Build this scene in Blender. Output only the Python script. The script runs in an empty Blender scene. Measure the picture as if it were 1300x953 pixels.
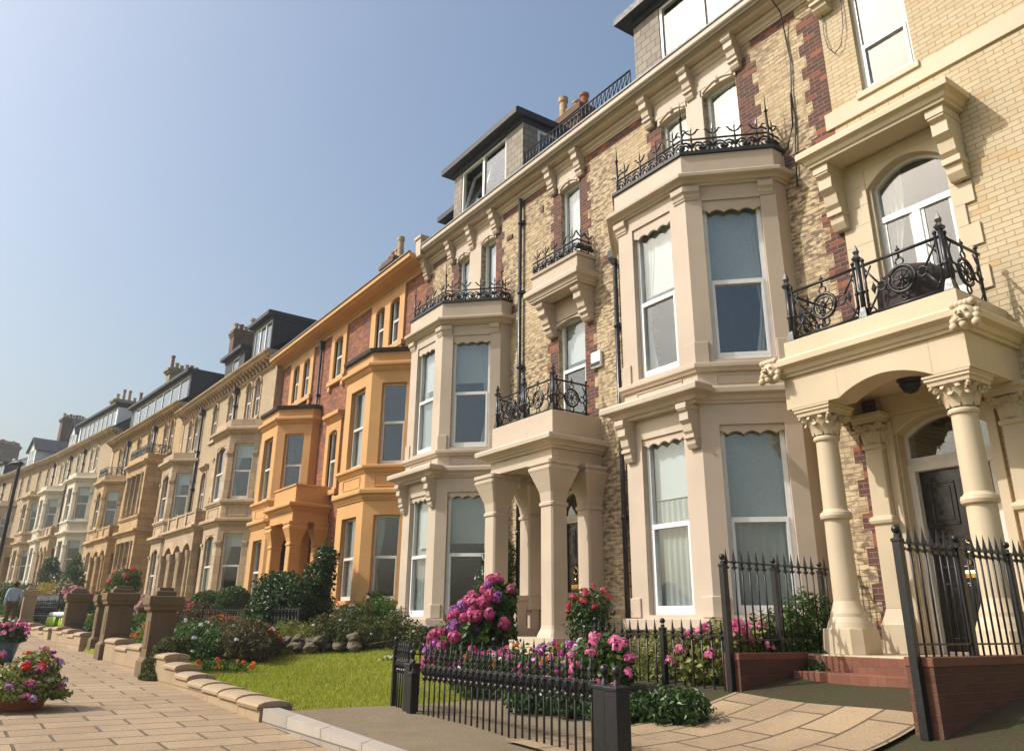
import bpy, bmesh, math, random
from mathutils import Matrix, Vector, noise
random.seed(7)
SC = bpy.context.scene
COL = SC.collection
EYE = 1.6            # everything is drawn relative to the eye and lifted at the end
R = math.radians

# ------------------------------------------------------------------ materials
def newmat(name):
    m = bpy.data.materials.new(name); m.use_nodes = True
    nt = m.node_tree
    for n in list(nt.nodes): nt.nodes.remove(n)
    out = nt.nodes.new('ShaderNodeOutputMaterial')
    return m, nt, out
def N(nt, t, **kw):
    n = nt.nodes.new(t)
    for k, v in kw.items():
        if k.startswith('_'): setattr(n, k[1:], v)
        else:
            key = k.replace('__', ' ')
            n.inputs[key].default_value = v
    return n
def L(nt, a, b): nt.links.new(a, b)
def mixc(nt, fac, a, b, mode='MIX'):
    m = nt.nodes.new('ShaderNodeMix'); m.data_type = 'RGBA'; m.blend_type = mode
    for sock, v in ((m.inputs[0], fac), (m.inputs[6], a), (m.inputs[7], b)):
        if hasattr(v, 'is_output') or isinstance(v, bpy.types.NodeSocket): L(nt, v, sock)
        elif isinstance(v, (int, float)): sock.default_value = v
        else: sock.default_value = (*v, 1) if len(v) == 3 else v
    return m.outputs[2]
def rampf(nt, src, lo, hi, a=0.0, b=1.0):
    r = nt.nodes.new('ShaderNodeMapRange'); r.inputs[1].default_value = lo; r.inputs[2].default_value = hi
    r.inputs[3].default_value = a; r.inputs[4].default_value = b
    L(nt, src, r.inputs[0]); return r.outputs[0]
def objco(nt):
    return nt.nodes.new('ShaderNodeTexCoord').outputs['Object']
def scaled(nt, vec, s):
    m = nt.nodes.new('ShaderNodeMapping'); m.inputs['Scale'].default_value = s
    L(nt, vec, m.inputs['Vector']); return m.outputs[0]
def noise_n(nt, vec, scale, detail=3, rough=.55):
    n = N(nt, 'ShaderNodeTexNoise', Scale=scale, Detail=detail, Roughness=rough); L(nt, vec, n.inputs['Vector'])
    return n.outputs['Fac']
def principled(nt, out, col, rough, spec=.4, metal=0.0, bump=None, bstr=.2, bdist=.01):
    p = nt.nodes.new('ShaderNodeBsdfPrincipled')
    if isinstance(col, bpy.types.NodeSocket): L(nt, col, p.inputs['Base Color'])
    else: p.inputs['Base Color'].default_value = (*col, 1)
    if isinstance(rough, bpy.types.NodeSocket): L(nt, rough, p.inputs['Roughness'])
    else: p.inputs['Roughness'].default_value = rough
    p.inputs['Specular IOR Level'].default_value = spec
    p.inputs['Metallic'].default_value = metal
    if bump is not None:
        b = N(nt, 'ShaderNodeBump', Strength=bstr, Distance=bdist); L(nt, bump, b.inputs['Height']); L(nt, b.outputs[0], p.inputs['Normal'])
    L(nt, p.outputs[0], out.inputs['Surface'])
    return p

def m_stucco(name, col, var=.12, rough=.55, stain=(.35, .27, .17), stain_amt=.28, bump=.18):
    """painted render or stone: slow tone drift, rain streaks, fine grain"""
    m, nt, out = newmat(name); oc = objco(nt)
    n1 = noise_n(nt, oc, .9, 4); n2 = noise_n(nt, scaled(nt, oc, (9, 9, .8)), 1.0, 4, .6); n3 = noise_n(nt, oc, 45, 3)
    c = mixc(nt, rampf(nt, n1, .3, .7), tuple(x*(1-var) for x in col), tuple(min(1, x*(1+var*.5)) for x in col))
    c = mixc(nt, rampf(nt, n2, .56, .78, 0, stain_amt), c, tuple(a*.55+b*.45 for a, b in zip(col, stain)))
    n4 = noise_n(nt, oc, 3.5, 6, .7)
    c = mixc(nt, rampf(nt, n4, .62, .74, 0, stain_amt*.9), c, stain)
    principled(nt, out, c, rough, .3, bump=n3, bstr=bump, bdist=.004)
    return m

def m_brick(name, c1, c2, mortar, alt=None, altamt=.25, soot=.3, bw=.225, bh=.075, ms=.006, sootcol=(.10, .08, .06), mottle=0):
    m, nt, out = newmat(name); oc = objco(nt)
    s = nt.nodes.new('ShaderNodeSeparateXYZ'); L(nt, oc, s.inputs[0])
    add = N(nt, 'ShaderNodeMath', _operation='ADD'); L(nt, s.outputs[0], add.inputs[0]); L(nt, s.outputs[1], add.inputs[1])
    cb = nt.nodes.new('ShaderNodeCombineXYZ'); L(nt, add.outputs[0], cb.inputs[0]); L(nt, s.outputs[2], cb.inputs[1])
    wob = noise_n(nt, oc, 30, 2)
    def bt(a, b, mo, off):
        t = N(nt, 'ShaderNodeTexBrick', _offset=.5, _offset_frequency=2, _squash=1.0)
        t.inputs['Scale'].default_value = 1; t.inputs['Brick Width'].default_value = bw; t.inputs['Row Height'].default_value = bh
        t.inputs['Mortar Size'].default_value = ms; t.inputs['Mortar Smooth'].default_value = .25; t.inputs['Bias'].default_value = off
        t.inputs['Color1'].default_value = (*a, 1); t.inputs['Color2'].default_value = (*b, 1); t.inputs['Mortar'].default_value = (*mo, 1)
        L(nt, cb.outputs[0], t.inputs['Vector']); return t
    t = bt(c1, c2, mortar, 0.0); c = t.outputs['Color']
    if alt is not None:
        # a second look at the same courses, shifted whole bricks, picks out odd burnt or bright ones
        mp = nt.nodes.new('ShaderNodeMapping'); mp.inputs['Location'].default_value = (bw*14, bh*26, 0); L(nt, cb.outputs[0], mp.inputs['Vector'])
        t2 = bt((0, 0, 0), (1, 1, 1), (0, 0, 0), 0.0); L(nt, mp.outputs[0], t2.inputs['Vector'])
        c = mixc(nt, rampf(nt, t2.outputs['Color'], 1-altamt-.08, 1-altamt+.08), c, alt)
    n1 = noise_n(nt, oc, .7, 5, .65)
    c = mixc(nt, rampf(nt, n1, .52, .78, 0, soot), c, sootcol)
    if mottle:
        n5 = noise_n(nt, scaled(nt, oc, (6.5, 6.5, 15)), 1.0, 2, .5); n6 = noise_n(nt, oc, .35, 3)
        f5 = N(nt, 'ShaderNodeMath', _operation='MULTIPLY'); L(nt, rampf(nt, n5, .46, .58, 0, mottle), f5.inputs[0]); L(nt, rampf(nt, n6, .40, .58, .25, 1), f5.inputs[1])
        c = mixc(nt, f5.outputs[0], c, (.125, .085, .06))
    n2 = noise_n(nt, oc, 22, 3)
    c = mixc(nt, rampf(nt, n2, .3, .8, 0, .22), c, tuple(x*.6 for x in c1))
    inv = N(nt, 'ShaderNodeMath', _operation='MULTIPLY_ADD'); L(nt, t.outputs['Fac'], inv.inputs[0]); inv.inputs[1].default_value = -1
    L(nt, wob, inv.inputs[2])
    principled(nt, out, c, .85, .25, bump=inv.outputs[0], bstr=.6, bdist=.008)
    return m

def m_ashlar(name, col, joint, bw=.75, bh=.33, var=.16, ms=.008, rough=.75):
    m, nt, out = newmat(name); oc = objco(nt)
    s = nt.nodes.new('ShaderNodeSeparateXYZ'); L(nt, oc, s.inputs[0])
    add = N(nt, 'ShaderNodeMath', _operation='ADD'); L(nt, s.outputs[0], add.inputs[0]); L(nt, s.outputs[1], add.inputs[1])
    cb = nt.nodes.new('ShaderNodeCombineXYZ'); L(nt, add.outputs[0], cb.inputs[0]); L(nt, s.outputs[2], cb.inputs[1])
    t = N(nt, 'ShaderNodeTexBrick', _offset=.5)
    t.inputs['Scale'].default_value = 1; t.inputs['Brick Width'].default_value = bw; t.inputs['Row Height'].default_value = bh
    t.inputs['Mortar Size'].default_value = ms
    t.inputs['Color1'].default_value = (*[x*(1-var) for x in col], 1); t.inputs['Color2'].default_value = (*[min(1, x*(1+var)) for x in col], 1)
    t.inputs['Mortar'].default_value = (*joint, 1); L(nt, cb.outputs[0], t.inputs['Vector'])
    n1 = noise_n(nt, oc, 1.2, 5, .65); n2 = noise_n(nt, scaled(nt, oc, (7, 7, .7)), 1, 4)
    c = mixc(nt, rampf(nt, n1, .5, .78, 0, .35), t.outputs['Color'], tuple(x*.45 for x in col))
    c = mixc(nt, rampf(nt, n2, .56, .8, 0, .3), c, tuple(x*.4 for x in col))
    n3 = noise_n(nt, oc, 40, 3)
    principled(nt, out, c, rough, .25, bump=n3, bstr=.25, bdist=.004)
    return m

def m_plain(name, col, rough=.5, spec=.4, metal=0, var=.15, scale=6, bump=0):
    m, nt, out = newmat(name); oc = objco(nt)
    n = noise_n(nt, oc, scale, 4)
    c = mixc(nt, rampf(nt, n, .3, .7), tuple(x*(1-var) for x in col), tuple(min(1, x*(1+var)) for x in col))
    rr = rampf(nt, noise_n(nt, oc, scale*2.3, 3), .3, .7, max(.05, rough-.1), min(1, rough+.1))
    principled(nt, out, c, rr, spec, metal, bump=n if bump else None, bstr=bump, bdist=.01)
    return m

def m_glass(name, base=.085):
    m, nt, out = newmat(name)
    lw = N(nt, 'ShaderNodeLayerWeight', Blend=.5)
    pw = N(nt, 'ShaderNodeMath', _operation='POWER'); L(nt, lw.outputs['Facing'], pw.inputs[0]); pw.inputs[1].default_value = 4.0
    nz = noise_n(nt, objco(nt), .9, 2)
    bp = N(nt, 'ShaderNodeBump', Strength=.11, Distance=.03); L(nt, nz, bp.inputs['Height'])
    gl = N(nt, 'ShaderNodeBsdfGlossy', Roughness=.004); gl.inputs['Color'].default_value = (.95, .97, 1, 1); L(nt, bp.outputs[0], gl.inputs['Normal'])
    tr = nt.nodes.new('ShaderNodeBsdfTransparent'); tr.inputs['Color'].default_value = (.93, .96, .96, 1)
    f = rampf(nt, pw.outputs[0], 0, 1, base, 1)
    mx = nt.nodes.new('ShaderNodeMixShader'); L(nt, f, mx.inputs[0]); L(nt, tr.outputs[0], mx.inputs[1]); L(nt, gl.outputs[0], mx.inputs[2])
    L(nt, mx.outputs[0], out.inputs['Surface']); return m

def m_cloth(name, col, trans=.4, pattern=0):
    m, nt, out = newmat(name); oc = objco(nt)
    c = col
    if pattern:
        v = N(nt, 'ShaderNodeTexVoronoi', Scale=40.0); L(nt, oc, v.inputs['Vector'])
        c = mixc(nt, rampf(nt, v.outputs['Distance'], .2, .6, 0, pattern), col, tuple(x*.55 for x in col))
    d = nt.nodes.new('ShaderNodeBsdfDiffuse'); t = nt.nodes.new('ShaderNodeBsdfTranslucent')
    for s in (d, t):
        if isinstance(c, bpy.types.NodeSocket): L(nt, c, s.inputs[0])
        else: s.inputs[0].default_value = (*c, 1)
    mx = N(nt, 'ShaderNodeMixShader', Fac=trans); L(nt, d.outputs[0], mx.inputs[1]); L(nt, t.outputs[0], mx.inputs[2])
    L(nt, mx.outputs[0], out.inputs['Surface']); return m

def m_leaf(name, cols, trans=.3, rough=.5, spec=.3):
    """every leaf or petal takes its own tone"""
    m, nt, out = newmat(name)
    g = nt.nodes.new('ShaderNodeNewGeometry')
    r = nt.nodes.new('ShaderNodeValToRGB'); r.color_ramp.interpolation = 'LINEAR'
    els = r.color_ramp.elements
    while len(els) < len(cols): els.new(.5)
    for i, c in enumerate(cols):
        els[i].position = i/(len(cols)-1) if len(cols) > 1 else 0; els[i].color = (*c, 1)
    L(nt, g.outputs['Random Per Island'], r.inputs[0])
    p = nt.nodes.new('ShaderNodeBsdfPrincipled'); L(nt, r.outputs[0], p.inputs['Base Color'])
    p.inputs['Roughness'].default_value = rough; p.inputs['Specular IOR Level'].default_value = spec
    t = nt.nodes.new('ShaderNodeBsdfTranslucent'); L(nt, r.outputs[0], t.inputs[0])
    mx = N(nt, 'ShaderNodeMixShader', Fac=trans); L(nt, p.outputs[0], mx.inputs[1]); L(nt, t.outputs[0], mx.inputs[2])
    L(nt, mx.outputs[0], out.inputs['Surface']); return m

def m_ground(name, c1, c2, scale=1.5, fine=30, bump=.5, rough=.9):
    m, nt, out = newmat(name); oc = objco(nt)
    n1 = noise_n(nt, oc, scale, 5, .6); n2 = noise_n(nt, oc, fine, 4, .7)
    c = mixc(nt, rampf(nt, n1, .35, .65), c1, c2)
    c = mixc(nt, rampf(nt, n2, .35, .7, 0, .5), c, tuple(x*.5 for x in c1))
    principled(nt, out, c, rough, .2, bump=n2, bstr=bump, bdist=.03)
    return m

def m_flags(name, c1, c2, joint, bw, bh):
    m, nt, out = newmat(name); oc = objco(nt)
    t = N(nt, 'ShaderNodeTexBrick', _offset=.43)
    t.inputs['Scale'].default_value = 1; t.inputs['Brick Width'].default_value = bw; t.inputs['Row Height'].default_value = bh
    t.inputs['Mortar Size'].default_value = .018; t.inputs['Mortar Smooth'].default_value = .3
    t.inputs['Color1'].default_value = (*c1, 1); t.inputs['Color2'].default_value = (*c2, 1); t.inputs['Mortar'].default_value = (*joint, 1)
    mp = nt.nodes.new('ShaderNodeMapping'); mp.inputs['Rotation'].default_value = (0, 0, R(90)); L(nt, oc, mp.inputs['Vector']); L(nt, mp.outputs[0], t.inputs['Vector'])
    n1 = noise_n(nt, oc, 1.1, 5, .65); n2 = noise_n(nt, oc, 35, 3)
    c = mixc(nt, rampf(nt, n1, .45, .75, 0, .5), t.outputs['Color'], tuple(x*.5 for x in c1))
    c = mixc(nt, rampf(nt, n2, .4, .7, 0, .3), c, tuple(x*.6 for x in c2))
    n3 = noise_n(nt, oc, 4.5, 6, .72); c = mixc(nt, rampf(nt, n3, .55, .72, 0, .55), c, tuple(x*.45 for x in c1))
    inv = N(nt, 'ShaderNodeMath', _operation='MULTIPLY_ADD'); L(nt, t.outputs['Fac'], inv.inputs[0]); inv.inputs[1].default_value = -1; L(nt, n2, inv.inputs[2])
    principled(nt, out, c, .8, .3, bump=inv.outputs[0], bstr=.5, bdist=.015)
    return m

M = dict(
 cream=m_stucco('cream_paint', (.58, .475, .325), stain=(.40, .29, .15), stain_amt=.3),
 peach=m_stucco('peach_paint', (.535, .437, .338), stain=(.36, .265, .17), stain_amt=.3),
 orange=m_stucco('orange_paint', (.60, .325, .12), stain=(.40, .20, .07), stain_amt=.3),
 tan=m_ashlar('tan_sandstone', (.46, .335, .215), (.30, .21, .13)),
 tanb=m_brick('tan_brick', (.50, .385, .24), (.44, .335, .205), (.33, .25, .17), soot=.3),
 ochre=m_ashlar('ochre_sandstone', (.45, .305, .155), (.28, .18, .09)),
 ochreb=m_brick('ochre_brick', (.55, .40, .21), (.48, .33, .17), (.34, .25, .15), soot=.35),
 ivory=m_stucco('ivory_paint', (.64, .56, .44), stain=(.4, .32, .22), stain_amt=.3),
 stone=m_ashlar('grey_gold_sandstone', (.46, .335, .205), (.26, .19, .12)),
 buffb=m_brick('buff_brick', (.62, .49, .31), (.52, .40, .24), (.25, .19, .125), alt=(.42, .31, .19), altamt=.16, soot=.45, mottle=.9),
 creamb=m_brick('cream_brick', (.60, .485, .315), (.53, .425, .27), (.31, .245, .16), alt=(.55, .37, .18), altamt=.07, soot=.12),
 quoin=m_brick('burnt_quoin_brick', (.085, .045, .04), (.145, .06, .045), (.24, .18, .13), alt=(.34, .105, .05), altamt=.12, soot=.35),
 redb=m_brick('russet_brick', (.30, .105, .052), (.15, .07, .052), (.22, .15, .11), alt=(.40, .14, .06), altamt=.22, soot=.2),
 wallb=m_brick('garden_brick', (.15, .062, .036), (.105, .045, .03), (.11, .08, .06), soot=.6, sootcol=(.05, .04, .03)),  # dirty brick, base colour darkened further for the shade on the wall faces
 stepb=m_brick('step_brick', (.25, .10, .062), (.19, .075, .048), (.14, .10, .07), soot=.4, bw=.11, bh=.2),
 slate=m_brick('slate', (.105, .105, .11), (.075, .075, .082), (.03, .03, .03), soot=.3, bw=.3, bh=.2, ms=.006),
 slatec=m_brick('weathered_slate_cladding', (.36, .315, .26), (.27, .235, .195), (.10, .09, .08), soot=.25, bw=.26, bh=.17, ms=.008, sootcol=(.2, .17, .14)),
 lead=m_plain('dark_lead', (.022, .023, .026), .5, .4, var=.3),
 iron=m_plain('black_iron_paint', (.012, .012, .013), .38, .5, var=.35, scale=25),
 pipe=m_plain('black_pipe_paint', (.016, .017, .02), .35, .5, var=.3),
 upvc=m_plain('white_frame', (.78, .78, .76), .35, .45, var=.05),
 sash=m_plain('white_painted_timber', (.66, .62, .56), .45, .4, var=.08),
 greyfr=m_plain('grey_putty', (.20, .20, .20), .5),
 glass=m_glass('window_glass'),
 blind=m_cloth('white_roller_blind', (.80, .82, .80), .35),
 blindp=m_cloth('patterned_roller_blind', (.62, .66, .66), .3, .35),
 net=m_cloth('net_curtain', (.72, .74, .70), .45),
 drape=m_cloth('grey_drape', (.60, .62, .58), .35),
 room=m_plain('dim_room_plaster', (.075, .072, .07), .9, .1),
 doorb=m_plain('black_gloss_door', (.012, .012, .014), .18, .6, var=.3),
 brass=m_plain('brass', (.75, .50, .16), .25, .5, 1.0, var=.1),
 pot=m_plain('terracotta_pot', (.36, .13, .07), .8, .2, var=.3),
 potb=m_plain('buff_chimney_pot', (.46, .33, .19), .8, .2, var=.3),
 sootb=m_brick('chimney_brick', (.20, .105, .065), (.14, .075, .05), (.16, .12, .09), soot=.55, sootcol=(.05, .04, .035)),
 sootst=m_ashlar('chimney_stone', (.30, .23, .15), (.15, .12, .08)),
 pier_lit=m_ashlar('pier_sandstone_lit', (.38, .28, .175), (.2, .15, .09), bw=1.6, bh=2.0, var=.05),  # lit copy of the pier stone, sunlight put into its colour
 pier=m_ashlar('pier_sandstone_shaded', (.165, .112, .063), (.09, .062, .035), bw=1.6, bh=2.0, var=.05),  # shaded copy: weathered stone, darkened further to carry the shade on its faces
 rock=m_stucco('garden_rock', (.15, .118, .082), .3, .9, (.1, .09, .06), .6, .8),
 gravel=m_ground('gravel', (.27, .21, .135), (.22, .17, .11), 2.0, 60, .6),
 soil=m_ground('soil', (.07, .05, .03), (.05, .06, .02)),
 turf=m_ground('turf', (.22, .22, .018), (.165, .175, .015), 1.2, 40, .6),
 asphalt=m_ground('asphalt', (.055, .055, .055), (.045, .045, .047), .8, 90, .3),
 flags=m_flags('sandstone_flags', (.40, .29, .175), (.32, .23, .14), (.11, .08, .05), .78, .42),
 kerb=m_ashlar('kerb_stone', (.36, .32, .27), (.15, .13, .1), bw=.9, bh=1),
 sea=m_plain('sea_water', (.02, .05, .075), .15, .5, var=.2, scale=.05),
 tyre=m_plain('cover_cloth', (.045, .032, .028), .7, .3, var=.3, bump=.4),
)

# ------------------------------------------------------------------ mesh builder
I4 = Matrix.Identity(4)
class MB:
    def __init__(s, base=None):
        s.v = []; s.f = []; s.sm = []; s.M = base or I4
    def at(s, M):
        c = MB.__new__(MB); c.v, c.f, c.sm = s.v, s.f, s.sm; c.M = s.M @ M; return c
    def add(s, vs, fs, smooth=False):
        o = len(s.v); T = s.M
        for p in vs: s.v.append(T @ Vector(p))
        for f in fs: s.f.append([i+o for i in f]); s.sm.append(smooth)
    def box(s, x0, x1, y0, y1, z0, z1):
        if x0 > x1: x0, x1 = x1, x0
        if y0 > y1: y0, y1 = y1, y0
        if z0 > z1: z0, z1 = z1, z0
        s.add([(x0, y0, z0), (x1, y0, z0), (x1, y1, z0), (x0, y1, z0), (x0, y0, z1), (x1, y0, z1), (x1, y1, z1), (x0, y1, z1)],
              [(0, 3, 2, 1), (4, 5, 6, 7), (0, 1, 5, 4), (1, 2, 6, 5), (2, 3, 7, 6), (3, 0, 4, 7)])
    def quad(s, a, b, c, d): s.add([a, b, c, d], [(0, 1, 2, 3)])
    def prism_x(s, poly, x0, x1):
        """poly of (y,z) pushed along x"""
        n = len(poly)
        s.add([(x0, y, z) for y, z in poly]+[(x1, y, z) for y, z in poly],
              [tuple(range(n)), tuple(range(2*n-1, n-1, -1))]+[(i, (i+1) % n, n+(i+1) % n, n+i) for i in range(n)])
    def prism_y(s, poly, y0, y1):
        n = len(poly)
        s.add([(x, y0, z) for x, z in poly]+[(x, y1, z) for x, z in poly],
              [tuple(range(n)), tuple(range(2*n-1, n-1, -1))]+[(i, (i+1) % n, n+(i+1) % n, n+i) for i in range(n)])
    def prism_z(s, poly, z0, z1):
        n = len(poly)
        s.add([(x, y, z0) for x, y in poly]+[(x, y, z1) for x, y in poly],
              [tuple(range(n)), tuple(range(2*n-1, n-1, -1))]+[(i, (i+1) % n, n+(i+1) % n, n+i) for i in range(n)])
    def lathe(s, cx, cy, prof, seg=16, rot=0.0, split=True):
        for k in range(len(prof)-1):
            (r0, z0), (r1, z1) = prof[k], prof[k+1]
            vs = []; 
            for i in range(seg):
                a = rot+2*math.pi*i/seg
                vs.append((cx+r0*math.cos(a), cy+r0*math.sin(a), z0)); vs.append((cx+r1*math.cos(a), cy+r1*math.sin(a), z1))
            s.add(vs, [(2*i, 2*((i+1) % seg), 2*((i+1) % seg)+1, 2*i+1) for i in range(seg)], seg > 6)
        for (r, z) in (prof[0], prof[-1]):
            if r > 1e-4:
                s.add([(cx+r*math.cos(rot+2*math.pi*i/seg), cy+r*math.sin(rot+2*math.pi*i/seg), z) for i in range(seg)], [tuple(range(seg))])
    def loft(s, cx, cy, prof, ch=0.0):
        """square rings (halfwidth, z) with optional chamfer"""
        rings = []
        for h, z in prof:
            c = min(ch, h*.5)
            if ch > 0: ring = [(-h+c, -h), (h-c, -h), (h, -h+c), (h, h-c), (h-c, h), (-h+c, h), (-h, h-c), (-h, -h+c)]
            else: ring = [(-h, -h), (h, -h), (h, h), (-h, h)]
            rings.append([(cx+x, cy+y, z) for x, y in ring])
        n = len(rings[0]); vs = [p for r in rings for p in r]; fs = [tuple(range(n-1, -1, -1)), tuple(range((len(rings)-1)*n, len(rings)*n))]
        for k in range(len(rings)-1):
            for i in range(n): fs.append((k*n+i, k*n+(i+1) % n, (k+1)*n+(i+1) % n, (k+1)*n+i))
        s.add(vs, fs)
    def tube(s, pts, r, seg=6, closed=False):
        pts = [Vector(p) for p in pts]; n = len(pts); rings = []
        for i, p in enumerate(pts):
            if closed: d = pts[(i+1) % n]-pts[i-1]
            else: d = pts[min(i+1, n-1)]-pts[max(i-1, 0)]
            d.normalize(); up = Vector((0, 0, 1)) if abs(d.z) < .9 else Vector((1, 0, 0))
            a = d.cross(up).normalized(); b = d.cross(a)
            rr = r[i] if isinstance(r, (list, tuple)) else r
            rings.append([p+a*rr*math.cos(2*math.pi*k/seg)+b*rr*math.sin(2*math.pi*k/seg) for k in range(seg)])
        vs = [q for ring in rings for q in ring]; fs = []
        for i in range(n if closed else n-1):
            j = (i+1) % n
            for k in range(seg): fs.append((i*seg+k, i*seg+(k+1) % seg, j*seg+(k+1) % seg, j*seg+k))
        if not closed: fs += [tuple(range(seg)), tuple(range((n-1)*seg, n*seg))]
        s.add(vs, fs, seg > 4)
    def ball(s, c, r, seg=10, rings=6, sz=1.0):
        prof = [(max(1e-5, r*math.sin(math.pi*k/rings)), c[2]-r*sz*math.cos(math.pi*k/rings)) for k in range(rings+1)]
        vs = []; fs = []
        for rr, z in prof:
            for i in range(seg): vs.append((c[0]+rr*math.cos(2*math.pi*i/seg), c[1]+rr*math.sin(2*math.pi*i/seg), z))
        for k in range(rings):
            for i in range(seg): fs.append((k*seg+i, k*seg+(i+1) % seg, (k+1)*seg+(i+1) % seg, (k+1)*seg+i))
        s.add(vs, fs, True)
    def sweep(s, path, prof):
        """path of (x,y) walked left to right as seen from the street; prof closed polygon of (out,z)"""
        P = [Vector((p[0], p[1])) for p in path]; n = len(P); m = len(prof); vs = []
        nr = []
        for i in range(n-1):
            d = (P[i+1]-P[i]).normalized(); nr.append(Vector((d.y, -d.x)))
        for i in range(n):
            if i == 0: o = nr[0]
            elif i == n-1: o = nr[-1]
            else:
                a, b = nr[i-1], nr[i]; o = (a+b)/(1+a.dot(b))
            for (u, z) in prof: vs.append((P[i].x+o.x*u, P[i].y+o.y*u, z))
        fs = [tuple(range(m)), tuple(range(n*m-1, (n-1)*m-1, -1))]
        for i in range(n-1):
            for k in range(m): fs.append((i*m+k, i*m+(k+1) % m, (i+1)*m+(k+1) % m, (i+1)*m+k))
        s.add(vs, fs)
    def arch_plate(s, x0, x1, ztop, zs, rise, y0, y1, n=12, kind='seg'):
        """fills from an arch (springing zs, crown zs+rise) up to ztop"""
        w = (x1-x0)/2; cx = (x0+x1)/2; low = []
        for i in range(n+1):
            t = -1+2*i/n
            low.append((cx+w*t, zs+rise*(math.sqrt(max(0, 1-t*t)) if kind == 'round' else 1-t*t)))
        for i in range(n):
            (xa, za), (xb, zb) = low[i], low[i+1]
            s.add([(xa, y0, za), (xb, y0, zb), (xb, y0, ztop), (xa, y0, ztop), (xa, y1, za), (xb, y1, zb), (xb, y1, ztop), (xa, y1, ztop)],
                  [(0, 1, 2, 3), (7, 6, 5, 4), (0, 4, 5, 1), (2, 6, 7, 3)])
    def valance(s, x0, x1, ztop, zlow, y0, y1, k=4, amp=.05):
        n = k*6; 
        for i in range(n):
            a, b = i/n, (i+1)/n
            za = zlow+amp*abs(math.cos(math.pi*a*k)); zb = zlow+amp*abs(math.cos(math.pi*b*k))
            xa, xb = x0+(x1-x0)*a, x0+(x1-x0)*b
            s.add([(xa, y0, za), (xb, y0, zb), (xb, y0, ztop), (xa, y0, ztop), (xa, y1, za), (xb, y1, zb), (xb, y1, ztop), (xa, y1, ztop)],
                  [(0, 1, 2, 3), (7, 6, 5, 4), (0, 4, 5, 1)])
    def wall(s, x0, x1, z0, z1, holes, y0=0.0, t=.3):
        """front face with real openings and their reveals"""
        xs = sorted({x0, x1, *[h[0] for h in holes], *[h[1] for h in holes]}); xs = [x for x in xs if x0 <= x <= x1]
        zs = sorted({z0, z1, *[h[2] for h in holes], *[h[3] for h in holes]}); zs = [z for z in zs if z0 <= z <= z1]
        for i in range(len(xs)-1):
            for j in range(len(zs)-1):
                cx, cz = (xs[i]+xs[i+1])/2, (zs[j]+zs[j+1])/2
                if any(h[0] < cx < h[1] and h[2] < cz < h[3] for h in holes): continue
                a, b, c, d = xs[i], xs[i+1], zs[j], zs[j+1]
                s.add([(a, y0, c), (b, y0, c), (b, y0, d), (a, y0, d)], [(0, 1, 2, 3)])
                s.add([(a, y0+t, c), (b, y0+t, c), (b, y0+t, d), (a, y0+t, d)], [(3, 2, 1, 0)])
        for (a, b, c, d) in holes:
            s.add([(a, y0, c), (b, y0, c), (b, y0, d), (a, y0, d), (a, y0+t, c), (b, y0+t, c), (b, y0+t, d), (a, y0+t, d)],
                  [(0, 4, 5, 1), (1, 5, 6, 2), (2, 6, 7, 3), (3, 7, 4, 0)])
        s.add([(x0, y0, z0), (x1, y0, z0), (x1, y0, z1), (x0, y0, z1), (x0, y0+t, z0), (x1, y0+t, z0), (x1, y0+t, z1), (x0, y0+t, z1)],
              [(0, 4, 5, 1), (1, 5, 6, 2), (2, 6, 7, 3), (3, 7, 4, 0)])
    def build(s, name, mat, parent=None, bevel=0, loc=None, keep=False):
        me = bpy.data.meshes.new(name)
        me.from_pydata([tuple(v) for v in s.v], [], s.f)
        me.polygons.foreach_set('use_smooth', s.sm)
        me.update()
        if not keep:
            bm = bmesh.new(); bm.from_mesh(me); bmesh.ops.recalc_face_normals(bm, faces=bm.faces); bm.to_mesh(me); bm.free()
        me.materials.append(M[mat] if isinstance(mat, str) else mat)
        o = bpy.data.objects.new(name, me); COL.objects.link(o)
        if parent is not None: o.parent = parent
        if loc is not None: o.location = loc
        if bevel:
            b = o.modifiers.new('soft_edges', 'BEVEL'); b.width = bevel; b.segments = 2; b.limit_method = 'ANGLE'; b.angle_limit = R(50)
        return o

def thing(name, label, cat, loc=(0, 0, 0), rz=0.0, group=None):
    o = bpy.data.objects.new(name, None); COL.objects.link(o)
    o.location = loc; o.rotation_euler = (0, 0, rz); o.empty_display_size = .3
    o['label'] = label; o['category'] = cat
    if group: o['group'] = group
    return o
def tag(o, label=None, cat=None, group=None, kind=None):
    if label: o['label'] = label
    if cat: o['category'] = cat
    if group: o['group'] = group
    if kind: o['kind'] = kind
    return o
def T(x=0, y=0, z=0): return Matrix.Translation((x, y, z))
def RZ(a): return Matrix.Rotation(a, 4, 'Z')
# ------------------------------------------------------------------ house components
class House:
    def __init__(s, name, label, cat, cx, wy, base, rz=0.0, world=None, group=None):
        """cx: drawing x of the house middle; wy: street wall line; base: slab level; world: where the middle of the wall foot stands"""
        wx, wyy = world if world else (cx, wy)
        s.root = thing(name, label, cat, (wx, wyy, base-1.0), rz, group)
        s.B = T(-cx, 0, 1.0)
    def mb(s): return MB(s.B)
    def put(s, mb, name, mat, bevel=0, parent=None): return mb.build(name, mat, parent or s.root, bevel)

def face(A, B):
    A = Vector((A[0], A[1], 0)); B = Vector((B[0], B[1], 0)); u = (B-A); Ln = u.length; u.normalize()
    inw = Vector((-u.y, u.x, 0))
    Mx = Matrix(((u.x, inw.x, 0, A.x), (u.y, inw.y, 0, A.y), (0, 0, 1, 0), (0, 0, 0, 1)))
    return Mx, Ln

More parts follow.
